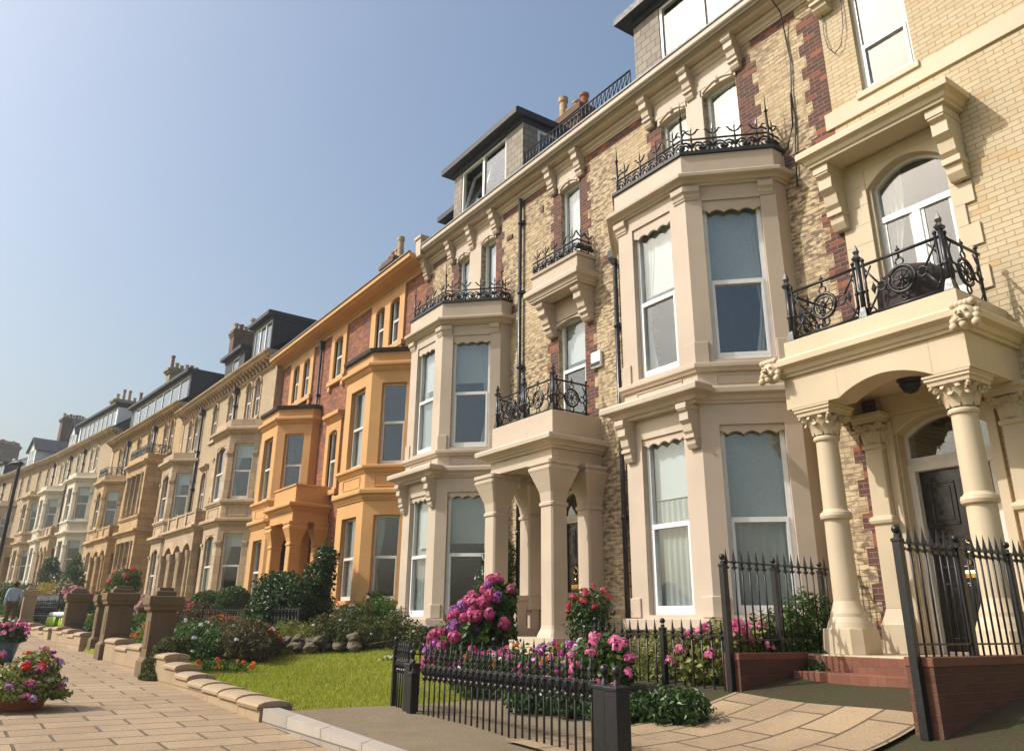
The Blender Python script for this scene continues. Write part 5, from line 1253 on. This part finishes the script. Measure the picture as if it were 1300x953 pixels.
def boulder(m, c, r, rng):
    bm = bmesh.new(); bmesh.ops.create_icosphere(bm, subdivisions=3, radius=1)
    s = rng.random()*50; vs = []
    for v in bm.verts:
        k = 1+.34*noise.noise((v.co.x*1.5+s, v.co.y*1.5, v.co.z*1.5))+.12*noise.noise((v.co.x*5+s, v.co.y*5, v.co.z*5)); vs.append((c[0]+v.co.x*r[0]*k, c[1]+v.co.y*r[1]*k, c[2]+v.co.z*r[2]*k))
    m.add(vs, [[v.index for v in f.verts] for f in bm.faces]); bm.free()
for i in range(22):
    t = i/21; x = -18.2+1.9*t+rng.uniform(-.12, .12); y = 5.95+1.35*t+rng.uniform(-.14, .14); r = rng.uniform(.09, .17)
    mm = MB(); boulder(mm, (0, 0, 0), (r*1.2, r, r*.75), rng); o = mm.build('rock', 'rock', None, 0, (x, y, gz(x, y)+.04+rng.uniform(0, .26))); tag(o, 'rough brown stone in the rockery edge behind the lawn', 'rock', 'rockery stones behind the lawn')
# grass
vs = []; fs = []; rng = random.Random(11)
for _ in range(42000):
    x = rng.uniform(-21, -9.2); d = rng.uniform(.35, 5.2); y = yp(x)+d
    z = gz(x, y); a = rng.random()*6.28; hh = rng.uniform(.025, .06); w = .006; dx, dy = math.cos(a), math.sin(a); o = len(vs); lx, ly = rng.uniform(-.03, .03), rng.uniform(-.03, .03)
    vs += [(x-dx*w, y-dy*w, z-.005), (x+dx*w, y+dy*w, z-.005), (x+lx, y+ly, z+hh)]; fs.append((o, o+1, o+2))
tag(raw('lawn_grass', vs, fs, LEAF['blade']), kind='stuff')

# ------------------------------------------------------------------ boundary walls and stone piers
def gate_pier(x, y, zb, hgt, label, w=.30, rz=0, mat='pier', splay=.3):
    t = thing('stone_pier', label, 'pier', (x, y, zb), rz, 'stone piers along the garden walls')
    m = MB(); m.loft(0, 0, [(w+.05, -.3), (w+.05, .30), (w, .36), (w, hgt-.36)])
    for sx, sy in ((0, -1), (1, 0)):
        q = m.at(RZ(R(90) if sx else 0)); k = w; q.box(-k*.62, k*.62, -k-.012, -k+.01, .5, hgt-.5)
    m.build('shaft', mat, t, .012)
    m = MB(); m.loft(0, 0, [(w+.02, hgt-.36), (w+.05, hgt-.33), (w+.05, hgt-.29), (w+.08, hgt-.25), (w+.08, hgt-.12), (w+.06, hgt-.11)]); m.loft(0, 0, [(w*.8, hgt-.109), (w*.8, hgt-.03), (w*.62, hgt-.028), (w*.58, hgt+.03)]); m.build('cap', mat, t, .012)
    return t
for (x, y, zb, hg, w, lb) in ((-15.2, 3.2, -.92, 1.44, .20, 'nearest weathered stone pier, darkened for shade, at the end of the low hedge'), (-19.6, 3.25, -.76, 1.44, .25, 'broader stone pier of the close pair, nearer of the two'),
                      (-21.95, 3.35, -.71, 1.40, .19, 'slimmer stone pier of the close pair, farther of the two'), (-27.85, 3.45, -.57, 1.44, .28, 'stone pier between the hi-vis sacks and the close pair of piers'), (-37.9, 3.0, -.32, 1.55, .22, 'pale stone pier, sunlight in its colour, beside the walking man'), (-43.6, 2.5, -.2, 1.5, .34, 'ivy-clad stone pier farthest along the pavement')):
    gate_pier(x, y, zb, hg, lb, w, mat='pier_lit' if 'pale' in lb else 'pier')
def dwarf_wall(pts, label, hs, th=.34, mat='pier_lit'):
    """low stone boundary wall that steps along the slope, a coping block per step"""
    t = thing('garden_wall', label, 'wall', (*pts[0], pz(pts[0][0])), 0, 'low stone garden walls')
    o = Vector((pts[0][0], pts[0][1], pz(pts[0][0])))
    for i in range(len(pts)-1):
        A, B = Vector((*pts[i], 0)), Vector((*pts[i+1], 0)); Mx, Ln = face(A, B); z = pz((A.x+B.x)/2)-o.z; hh = hs[i % len(hs)]
        m = MB(T(-o.x, -o.y, 0)); q = m.at(Mx); q.box(0, Ln, -th/2, th/2, z-.4, z+hh-.1); m.build('wall_course', mat, t, .01)
        m = MB(T(-o.x, -o.y, 0)); q = m.at(Mx); n = 7
        q.prism_x([(-th/2-.03, z+hh-.098)]+[(-(th/2+.03)*math.cos(math.pi*k/n), z+hh-.06+.055*math.sin(math.pi*k/n)) for k in range(n+1)]+[(th/2+.03, z+hh-.098)], .006, Ln-.006); m.build('coping_stone', mat, t, .012)
    return t
def wpts(x0, x1, n, off=0.05): return [(x0+(x1-x0)*i/n, yp(x0+(x1-x0)*i/n)+off) for i in range(n+1)]
dwarf_wall(wpts(-14.75, -9.3, 7, .12), 'low stepped stone wall in front of the lawn, right of the nearest pier', [.42, .32, .24, .2, .2, .2, .2])
dwarf_wall(wpts(-19.2, -15.6, 3), 'low stone wall with rounded coping between the nearest pier and the close pair', [.46, .38, .46])
dwarf_wall(wpts(-27.5, -22.4, 5), 'low stone wall with rounded coping beyond the close pair of piers', [.42, .34])
dwarf_wall(wpts(-37.5, -28.3, 8), 'low broken stone wall under the hi-vis sacks', [.24, .3, .2, .34])
dwarf_wall(wpts(-43.2, -38.4, 4), 'low stone wall beyond the walking man', [.4, .34])

# ------------------------------------------------------------------ iron railings
def spear(m, z, s=1.0, ornate=False):
    m.lathe(0, 0, [(.012*s, z-.13*s), (.026*s, z-.125*s), (.026*s, z-.105*s), (.012*s, z-.10*s), (.012*s, z-.085*s), (.024*s, z-.06*s), (.014*s, z-.03*s), (.001, z+.07*s)], 6)
    if ornate:
        m.lathe(0, 0, [(.014, z-.30), (.03, z-.28), (.03, z-.265), (.02, z-.25), (.034, z-.21), (.034, z-.17), (.014, z-.15)], 8)
        for a in range(4): m.tube([(0, 0, z-.26), (.04*math.cos(a*1.57), .04*math.sin(a*1.57), z-.22), (.025*math.cos(a*1.57), .025*math.sin(a*1.57), z-.165)], .007, 4)
def railing(label, A, B, nbar, zbot, ztip, rails, posts=(), ornate=False, group='black iron railings', thick=.011, end=0):
    """posts: (fraction, bottom, top, radius)"""
    A, B = Vector((*A, 0)), Vector((*B, 0)); t = thing('iron_railing', label, 'railing', (A.x, A.y, zbot), math.atan2(B.y-A.y, B.x-A.x), group); Ln = (B-A).length
    for k, z in enumerate(rails):
        m = MB(); m.box(0, Ln, -.016, .016, z-zbot-.008, z-zbot+.008); m.build('rail', 'iron', t)
    m = MB(); m.tube([(0, 0, 0), (0, 0, ztip-zbot-.05)], thick, 6); spear(m, ztip-zbot-.07, 1.15 if not ornate else 1.0, ornate); me = None
    for i in range(nbar):
        x = Ln*(i+.5)/nbar
        if any(abs(x-f*Ln) < .05 for f, *_ in posts): continue
        if me is None: o = m.build('bar', 'iron', t); me = o.data
        else: o = bpy.data.objects.new('bar', me); COL.objects.link(o); o.parent = t
        o.location = (x, 0, 0)
    for (f, zb, zt, r) in posts:
        m = MB(); x = f*Ln; m.loft(x, 0, [(r, zb-zbot), (r, zt-zbot-.14), (r*1.2, zt-zbot-.13), (r*1.2, zt-zbot-.11), (r*.55, zt-zbot-.10), (r*.55, zt-zbot-.07)]); m.ball((x, 0, zt-zbot-.03), r*1.15, 10, 7); m.build('post', 'iron', t)
    return t
railing('low black spear railing parallel to the peach bay, in front of the variegated shrub', (-8.8, 7.42), (-6.52, 7.42), 15, -1.12, .09, [-.09, -1.02], [(0, -1.2, .11, .032), (.56, -1.2, .10, .030)])
railing('short black railing running from the garden path to the variegated shrub', (-10.15, 5.25), (-8.85, 7.36), 18, -1.25, -.17, [-.375, -1.15], [(.48, -1.3, -.16, .032)])
railing('tall black railing on a brick wall left of the red steps', (-6.5, 7.42), (-6.5, 9.95), 19, -.27, .86, [.72, -.13], [(0, -1.3, .80, .032), (.36, -.27, .80, .03), (.72, -.27, .80, .028)])
railing('tall black railing on a brick wall in front of the black door', (-4.0, 6.85), (-4.0, 10.0), 26, -.22, .87, [.72, -.12], [(0, -1.3, .86, .034), (.31, -.22, .84, .032), (.62, -.22, .84, .03)])
railing('nearest ornate black railing along the pavement with urn-shaped bar heads', (-8.25, 4.5), (-5.35, 4.5), 27, -1.3, -.20, [-.425, -1.18], [], True)
railing('short end of the ornate railing left of the square gate posts', (-9.15, 4.62), (-8.62, 4.52), 6, -1.3, -.16, [-.36, -1.18], [(0, -1.3, -.14, .03)], True)
def gate_post(x, y, zt, s, label):
    t = thing('gate_post', label, 'gate post', (x, y, -1.35), 0, 'square iron gate posts'); H = zt+1.35
    m = MB(); m.loft(0, 0, [(s, -.2), (s, H-.28), (s*1.12, H-.27), (s*1.12, H-.25), (s*.9, H-.24)]); m.build('shaft', 'iron', t, .004)
    m = MB(); m.lathe(0, 0, [(s*.5, H-.242), (s*.3, H-.2), (s*.4, H-.17)], 10); m.ball((0, 0, H-.135), s*.58, 14, 10); m.build('finial', 'iron', t)
gate_post(-8.5, 4.5, -.165, .065, 'square gate post with ball finial at the left of the path gap'); gate_post(-8.32, 4.42, -.25, .04, 'slim gate stile beside the left square post')
gate_post(-5.24, 4.5, -.19, .07, 'left of the two square ball-topped posts below the pink geraniums'); gate_post(-5.03, 4.44, -.19, .07, 'right of the two square ball-topped posts below the pink geraniums')
def brick_wall(label, x0, x1, y0, y1, z0, z1):
    t = thing('brick_wall', label, 'wall', ((x0+x1)/2, y0, z0), 0, 'low brick walls beside the steps'); c = (x0+x1)/2
    m = MB(); m.box(x0-c, x1-c, 0, y1-y0, 0, z1-z0-.075); m.build('brickwork', 'wallb', t)
    m = MB(); m.box(x0-c-.008, x1-c+.008, -.008, y1-y0+.005, z1-z0-.074, z1-z0); m.build('coping', 'stepb', t, .006)
brick_wall('low red brick wall left of the steps, carrying the tall railing', -6.62, -6.40, 7.46, 9.2, -1.4, -.27)
brick_wall('low red brick wall right of the steps, under the railing by the black door', -4.12, -3.88, 6.9, 8.7, -1.4, -.22)
t = thing('brick_steps', 'red brick steps climbing to the cream porch', 'steps', (-5.26, 8.66, -1.4))
for k in range(6):
    z = -.30-.165*k; m = MB(); m.box(-1.10, 1.12, -.02-.32*(k), .3-.32*k+(.3 if k == 0 else 0), 0, 1.4+z); m.build('step', 'stepb', t, .01)
# ------------------------------------------------------------------ far gardens, planters, lamp, walker
plant('conifer', 'bright green cone-shaped conifer in front of the white bays', 'tree', (-50.5, 5.85, .85), [((0, 0, .55), (.75, .75, .6)), ((0, 0, 1.2), (.62, .62, .6)), ((0, 0, 1.8), (.45, .45, .55)), ((0, 0, 2.3), (.22, .22, .35))], 4200, .09, 'mid', 4, shell=.6)
plant('conifer', 'small rounded conifer left of the cone-shaped one', 'tree', (-60.5, 5.6, 1.9), [((0, 0, .8), (.75, .7, .75)), ((0, 0, 1.5), (.5, .5, .5))], 2400, .10, 'dark', 3, shell=.6)
plant('golden_shrub', 'golden yellow shrub behind the pale stone pier', 'shrub', (-50.0, 4.7, .7), [((0, 0, .6), (1.1, .7, .6)), ((-1.3, 0, .5), (.8, .6, .5))], 2600, .10, 'gold', 5)
plant('flowering_shrub', 'cream flowered shrubs below the white bays', 'shrub', (-46.0, 5.2, .5), [((0, 0, .6), (1.2, .7, .6)), ((1.3, .1, .5), (.9, .6, .5))], 2600, .10, 'olive', 5, flowers=[('pale', 60, 10, .07, .08, 0)])
plant('flowering_shrub', 'pink flowering bush behind the hi-vis sacks', 'shrub', (-39.6, 4.75, .1), [((0, 0, .6), (1.1, .6, .55)), ((1.0, .2, .55), (.7, .5, .5))], 2600, .09, 'dark', 5, flowers=[('hyd', 50, 14, .09, .08, -.1)])
plant('rose_bush', 'pink roses rising above the close pair of piers', 'shrub', (-32.4, 5.4, .1), [((0, 0, 1.1), (.9, .6, .5)), ((.5, 0, 1.35), (.6, .45, .35)), ((-.3, 0, .5), (.7, .5, .6))], 2400, .09, 'mid', 8, flowers=[('rose', 14, 18, .10, .09, .1), ('pale', 8, 14, .08, .08, .1)])
plant('flowering_shrub', 'pale pink flowering mound behind the second pier', 'shrub', (-25.6, 4.9, -.5), [((0, 0, .6), (.8, .6, .45)), ((.6, .1, .75), (.55, .45, .35)), ((-.5, 0, .8), (.5, .4, .35))], 1500, .08, 'olive', 6, flowers=[('pale', 240, 12, .06, .085, -.2)])
plant('garden_shrub', 'yellow green shrub with orange base between the first and second piers', 'shrub', (-20.9, 4.3, -.8), [((0, 0, .42), (.55, .45, .42)), ((.35, 0, .2), (.4, .4, .25))], 2000, .06, 'lime', 5, flowers=[('orange', 30, 8, .05, .05, -.6)])
plant('garden_shrub', 'fresh green plants behind the close pair of piers', 'shrub', (-23.8, 4.4, -.7), [((0, 0, .4), (.7, .5, .42)), ((.7, .1, .5), (.5, .4, .4))], 1900, .08, 'mid', 5)
plant('garden_shrub', 'low greenery between the fourth pier and the close pair', 'shrub', (-26.9, 4.0, -.6), [((0, 0, .4), (.6, .4, .4)), ((-.6, .1, .35), (.5, .4, .35))], 1500, .09, 'mid', 5)
plant('garden_shrub', 'green shrubs on the bank in front of the tan stone porch', 'shrub', (-30.2, 6.6, -.2), [((0, 0, .5), (1.2, .6, .5)), ((1.5, .1, .4), (1.0, .5, .45)), ((3.0, .3, .4), (1.0, .5, .4))], 3400, .08, 'bronze', 8, flowers=[('rose', 30, 8, .05, .06, 0)])
plant('garden_shrub', 'leafy shrubs under the far bays of the ochre house', 'shrub', (-43.0, 6.2, .3), [((0, 0, .5), (1.6, .6, .5)), ((2.4, .1, .5), (1.4, .6, .5)), ((4.6, .2, .45), (1.2, .5, .45))], 3800, .10, 'mid', 8)
plant('ivy', 'ivy covering the farthest pier and wall beside the walking man', 'climber', (-43.3, 2.6, -.05), [((0, 0, .8), (.6, .5, .8)), ((1.2, .1, .5), (.9, .4, .55)), ((2.6, .15, .4), (.9, .4, .45))], 3600, .09, 'mid', 6)
plant('garden_shrub', 'distant garden shrubs at the far left above the wall', 'shrub', (-56.0, 4.4, .7), [((0, 0, .7), (2.0, .7, .6)), ((-3.5, -.3, .8), (2.0, .7, .6)), ((-7, -.8, 1.0), (2.2, .7, .6))], 4200, .12, 'dark', 6)
plant('ivy', 'ivy trailing down the wall foot of the nearest stone pier', 'climber', (-14.72, 3.22, -.92), [((0, 0, .25), (.14, .3, .3)), ((.1, .1, .5), (.2, .3, .18)), ((.15, -.2, .08), (.25, .15, .1))], 1300, .06, 'olive', 4)
plant('garden_shrub', 'scattered orange poppies in the grass behind the coping stones', 'flowers', (-15.1, 4.3, -.82), [((0, 0, .10), (.9, .5, .10))], 500, .06, 'mid', 2, flowers=[('orange', 12, 8, .035, .05, .3)])
# sacks and ironwork by the fourth pier
def sack(x, y, z, lx, ly, lz, rz, mat, label):
    m = MB(); n = 14; mm = 9; vs = []; fs = []
    for j in range(mm):
        ph = -math.pi/2+math.pi*j/(mm-1)
        for i in range(n):
            a = 2*math.pi*i/n; ca, sa = math.cos(a), math.sin(a); e = .45
            sx = lambda v: math.copysign(abs(v)**e, v)
            k = 1+.09*noise.noise((ca*2+x, sa*2, ph*2)); vs.append((lx/2*sx(ca)*abs(math.cos(ph))**e*k, ly/2*sx(sa)*abs(math.cos(ph))**e*k, lz/2+lz/2*sx(math.sin(ph))))
    for j in range(mm-1):
        for i in range(n): fs.append((j*n+i, j*n+(i+1) % n, (j+1)*n+(i+1) % n, (j+1)*n+i))
    m.add(vs, fs, True); o = m.build('sack', mat, None, 0, (x, y, z)); o.rotation_euler = (0, 0, rz); tag(o, label, 'sack', 'full sacks behind the low wall')
M['hivis'] = m_plain('lime_plastic', (.42, .60, .04), .45, .4, var=.15); M['sackw'] = m_plain('white_plastic', (.62, .68, .70), .45, .4, var=.1); M['bluep'] = m_plain('glazed_blue_pot', (.05, .12, .22), .2, .6)
sack(-37.35, 4.0, gz(-37.35, 4.0)-.03, 1.05, .5, .42, .27, 'hivis', 'lime green plastic sack, left of the pair under the white one'); sack(-36.28, 4.3, gz(-36.28, 4.3)-.03, 1.05, .5, .42, .25, 'hivis', 'lime green plastic sack, right of the pair under the white one')
sack(-36.85, 4.14, gz(-36.85, 4.14)+.33, 1.9, .5, .2, .26, 'sackw', 'flat white plastic sack lying on top of the lime green pair')
t = thing('iron_gate', 'dark iron garden gate panel between the pale pier and the lime green sacks', 'gate', (-41.0, 3.45, -.3), .3)
m = MB(); m.box(0, .06, -.03, .03, 0, 1.42); m.box(2.24, 2.3, -.03, .03, 0, 1.42); m.box(.06, 2.24, -.02, .02, .1, .15); m.box(.06, 2.24, -.02, .02, 1.3, 1.35); m.box(.06, 2.24, -.02, .02, .55, .6); m.build('frame', 'iron', t)
for i in range(24): m = MB(); m.tube([(.12+2.06*i/23, 0, .15), (.12+2.06*i/23, 0, 1.3)], .02, 5); m.build('bar', 'iron', t)
for zc, rz_ in ((.95, .16), (.36, .14)):
    m = MB(); m.tube([(.1, -.02, zc), (2.2, -.02, zc)], .015, 5)
    for i in range(10): m.tube([(.2+.21*i+.1*math.cos(a), -.02, zc+rz_*math.sin(a)) for a in [2*math.pi*k/12 for k in range(12)]], .02, 5, True)
    m.build('scrollwork', 'iron', t)
railing('thin black railing in front of the lime green sacks', (-38.0, 3.62), (-35.6, 4.22), 11, -.30, .20, [.15, -.2], [], group='black iron railings', thick=.014)
railing('low black railing on the bank behind the bronze hedge', (-24.5, 6.2), (-18.5, 6.9), 34, -.55, .38, [.30, -.45], [(.02, -.7, .42, .03), (.5, -.7, .42, .03), (.98, -.7, .42, .03)])
# planters on the outer edge of the pavement
def tub(loc, r, hgt, mat, label):
    m = MB(); m.lathe(0, 0, [(r*.72, 0), (r*.78, .04), (r*.96, hgt*.82), (r*1.06, hgt*.84), (r*1.06, hgt), (r*.94, hgt), (r*.92, hgt*.86)], 22); o = m.build('planter', mat, None, 0, loc); tag(o, label, 'planter', 'flower tubs on the pavement edge'); return o
x, y = -11.42, 1.0; z = pz(x)
tub((x, y, z), .33, .22, 'pot', 'terracotta tub under red and pink geraniums, nearest on the pavement edge')
plant('geranium', 'overflowing red, pink and white bedding flowers in the nearest terracotta tub', 'flowers', (x, y, z+.1), [((0, 0, .14), (.44, .44, .24)), ((.02, .1, .32), (.26, .26, .20)), ((-.1, -.2, .03), (.48, .36, .2)), ((.26, -.15, .03), (.3, .32, .2)), ((.22, .2, .03), (.3, .3, .18))], 2600, .07, 'lime', 8,
      flowers=[('red', 8, 26, .055, .045, .75), ('pink', 12, 22, .055, .045, -.05), ('violet', 22, 8, .035, .05, -.2), ('white', 22, 7, .03, .04, -.1), ('magenta', 18, 7, .035, .045, -.1)])
x, y = -19.3, 1.2; z = pz(x); tub((x, y, z), .32, .40, 'bluep', 'glazed blue tub farther along the pavement edge')
plant('petunia_bed', 'pink and magenta flowers in the glazed blue tub', 'flowers', (x, y, z+.34), [((0, 0, .15), (.42, .42, .26)), ((.25, .1, .1), (.3, .3, .22))], 1200, .07, 'dark', 5, flowers=[('pink', 16, 16, .06, .05, 0), ('magenta', 18, 8, .04, .05, 0), ('white', 10, 7, .03, .04, 0)])
x, y = -13.6, .55; z = pz(x); tub((x, y, z), .26, .3, 'pot', 'low terracotta tub half hidden at the very edge of the picture')
plant('petunia_bed', 'low pink flowers spilling from the half hidden terracotta tub', 'flowers', (x, y, z+.25), [((0, 0, .12), (.36, .36, .22))], 800, .07, 'mid', 4, flowers=[('magenta', 18, 8, .04, .05, 0), ('pink', 8, 14, .05, .05, 0)])
# street lamp
lx, ly = -35.25, 1.55; lz = pz(lx)
t = thing('street_lamp', 'tall dark street lamp with flat oval head at the left edge', 'street lamp', (lx, ly, lz), R(200))
Hh = 5.55-lz
m = MB(); m.lathe(0, 0, [(.11, -.2), (.11, 1.0), (.095, 1.04), (.075, 1.08), (.06, Hh-.2), (.055, Hh)], 12); m.build('pole', 'iron', t)
m = MB(); n = 18; vs = []; fs = []
for j, (rx, ry, z) in enumerate(((.0, .0, .0), (.42, .15, .015), (.50, .19, .05), (.44, .17, .11), (.2, .08, .17), (.0, .0, .18))):
    for i in range(n): a = 2*math.pi*i/n; vs.append((.34+rx*math.cos(a), ry*math.sin(a), Hh-.02+z))
for j in range(5):
    for i in range(n): fs.append((j*n+i, j*n+(i+1) % n, (j+1)*n+(i+1) % n, (j+1)*n+i))
m.add(vs, fs, True); m.build('lamp_head', 'lead', t)
m = MB(); m.ball((.5, 0, Hh+.2), .07, 10, 6, .8); m.build('sensor', 'upvc', t)
# the man walking away
SK = m_plain('skin', (.42, .24, .16), .6, .3); SHIRT = m_cloth('blue_shirt', (.36, .43, .56), .08); TRO = m_cloth('brown_trousers', (.10, .065, .04), .03); HAIR = m_plain('dark_hair', (.015, .012, .01), .6); SHOE = m_plain('dark_shoe', (.03, .02, .015), .5)
def skin(name, verts, edges, radii, mat, parent, root=0, sub=2):
    me = bpy.data.meshes.new(name); me.from_pydata(verts, edges, []); me.materials.append(mat); o = bpy.data.objects.new(name, me); COL.objects.link(o); o.parent = parent
    s = o.modifiers.new('skin', 'SKIN'); s.use_smooth_shade = True
    for i, r in enumerate(radii):
        d = me.skin_vertices[0].data[i]; d.radius = r if isinstance(r, tuple) else (r, r); d.use_root = (i == root)
    o.modifiers.new('sub', 'SUBSURF').render_levels = sub; return o
px_, py_ = -37.6, 2.42
t = thing('person', 'man in light blue shirt and brown trousers walking away along the pavement', 'person', (px_, py_, pz(px_)), R(90))
J = dict(pel=(0, 0, .93), sp=(0, .01, 1.12), ch=(0, .02, 1.32), nk=(0, .0, 1.48), hd=(0, .03, 1.58), top=(0, .02, 1.68),
 hl=(-.09, 0, .90), kl=(-.11, .14, .50), al=(-.10, .12, .09), tl=(-.10, .26, .04), hr=(.09, 0, .90), kr=(.10, -.04, .49), ar=(.10, -.26, .12), tr=(.10, -.14, .04),
 sl=(-.19, .01, 1.40), el=(-.25, -.10, 1.14), wl=(-.24, -.02, .90), fl=(-.23, .03, .80), sr=(.19, .01, 1.40), er=(.26, -.06, 1.13), wr=(.25, .08, .92), fr=(.24, .13, .83))
def build(name, chain, rad, mat, rootn):
    ks = []; E = []
    for ch in chain:
        for k in ch:
            if k not in ks: ks.append(k)
        E += [(ks.index(a), ks.index(b)) for a, b in zip(ch, ch[1:])]
    return skin(name, [J[k] for k in ks], E, [rad[k] for k in ks], mat, t, ks.index(rootn))
build('body', [('pel', 'sp', 'ch', 'nk', 'hd', 'top'), ('pel', 'hl', 'kl', 'al', 'tl'), ('pel', 'hr', 'kr', 'ar', 'tr'), ('ch', 'sl', 'el', 'wl', 'fl'), ('ch', 'sr', 'er', 'wr', 'fr')],
      dict(pel=(.14, .10), sp=(.13, .09), ch=(.15, .10), nk=.055, hd=(.085, .10), top=(.06, .075), hl=.085, kl=.058, al=.042, tl=.035, hr=.085, kr=.058, ar=.042, tr=.035, sl=.055, el=.042, wl=.030, fl=.035, sr=.055, er=.042, wr=.03, fr=.035), SK, 'pel')
build('shirt', [('pel', 'sp', 'ch', 'nk'), ('ch', 'sl', 'el', 'wl'), ('ch', 'sr', 'er', 'wr')], dict(pel=(.19, .145), sp=(.18, .135), ch=(.19, .135), nk=.066, sl=.08, el=.062, wl=.045, sr=.08, er=.062, wr=.045), SHIRT, 'pel')
build('trousers', [('pel', 'hl', 'kl', 'al'), ('pel', 'hr', 'kr', 'ar')], dict(pel=(.165, .12), hl=.11, kl=.08, al=.07, hr=.11, kr=.08, ar=.07), TRO, 'pel')
m = MB(); m.ball((0, -.012, 1.625), .112, 14, 10, 1.12); m.build('hair', HAIR, t)
for k, dz in (('l', 0), ('r', .05)):
    a = J['a'+k]; b = J['t'+k]; m = MB(); m.tube([(a[0], a[1]-.07, a[2]-.045), (a[0], a[1]+.03, a[2]-.04), (b[0], b[1]+.02, b[2])], [.045, .05, .04], 8); m.build('shoe', SHOE, t)

hz = MB(); hz.box(-135, 60, -70, 60, -4.5, 19.5); M['haze'] = bpy.data.materials.new('haze'); M['haze'].use_nodes = True
_n = M['haze'].node_tree; [_n.nodes.remove(k) for k in list(_n.nodes)]; _o = _n.nodes.new('ShaderNodeOutputMaterial'); _v = _n.nodes.new('ShaderNodeVolumePrincipled')
_v.inputs['Color'].default_value = (.93, .96, 1, 1); _v.inputs['Density'].default_value = .0009; _v.inputs['Anisotropy'].default_value = .4; _n.links.new(_v.outputs[0], _o.inputs['Volume'])
tag(hz.build('haze', 'haze'), kind='stuff')
# ------------------------------------------------------------------ camera, sky, sun
cam = bpy.data.cameras.new('camera'); co = bpy.data.objects.new('camera', cam); COL.objects.link(co)
YAW, PITCH, ROLL = R(55.69866), R(19.67401), R(.58956)
cy, sy = math.cos(YAW), math.sin(YAW)
f0 = Vector((-sy, cy, 0)); r0 = Vector((cy, sy, 0)); up = Vector((0, 0, 1))
fw = math.cos(PITCH)*f0+math.sin(PITCH)*up; uc = -math.sin(PITCH)*f0+math.cos(PITCH)*up
rr = math.cos(ROLL)*r0+math.sin(ROLL)*uc; uu = -math.sin(ROLL)*r0+math.cos(ROLL)*uc
co.matrix_world = Matrix(((rr.x, uu.x, -fw.x, 0), (rr.y, uu.y, -fw.y, 0), (rr.z, uu.z, -fw.z, 0), (0, 0, 0, 1)))
cam.sensor_width = 36; cam.lens = 1010/1300*36; cam.shift_x = 0; cam.shift_y = -44.5/1300; cam.clip_end = 5000; cam.clip_start = .05
SC.camera = co
SD = Vector((.38, .63, -.68)).normalized()
sun = bpy.data.lights.new('sun', 'SUN'); sun.energy = 3.3; sun.angle = R(.5); sun.color = (1, .97, .93)
so = bpy.data.objects.new('sun', sun); COL.objects.link(so); so.rotation_euler = SD.to_track_quat('-Z', 'Y').to_euler(); so.location = (-20, -40, 40)
w = bpy.data.worlds.new('World'); SC.world = w; w.use_nodes = True
nt = w.node_tree; bg = nt.nodes['Background']; sk = nt.nodes.new('ShaderNodeTexSky'); sk.sky_type = 'NISHITA'; sk.sun_disc = False
sk.sun_elevation = math.asin(-SD.z); sk.sun_rotation = math.atan2(-SD.x, -SD.y)
sk.altitude = 0; sk.air_density = 1.45; sk.dust_density = 5.2; sk.ozone_density = 1.9
nt.links.new(sk.outputs[0], bg.inputs['Color']); bg.inputs['Strength'].default_value = .14
SC.view_settings.view_transform = 'Standard'; SC.view_settings.look = 'None'; SC.view_settings.gamma = 1; SC.view_settings.exposure = .25; SC.view_settings.use_curve_mapping = False
SC.cycles.use_denoising = True
SC.cycles.max_bounces = 8; SC.cycles.transparent_max_bounces = 12; SC.cycles.caustics_reflective = False; SC.cycles.caustics_refractive = False
# lift the whole place so the street, not the eye, is near zero
for o in list(SC.objects):
    if o.parent is None and o.type != 'LIGHT':
        o.location.z += EYE
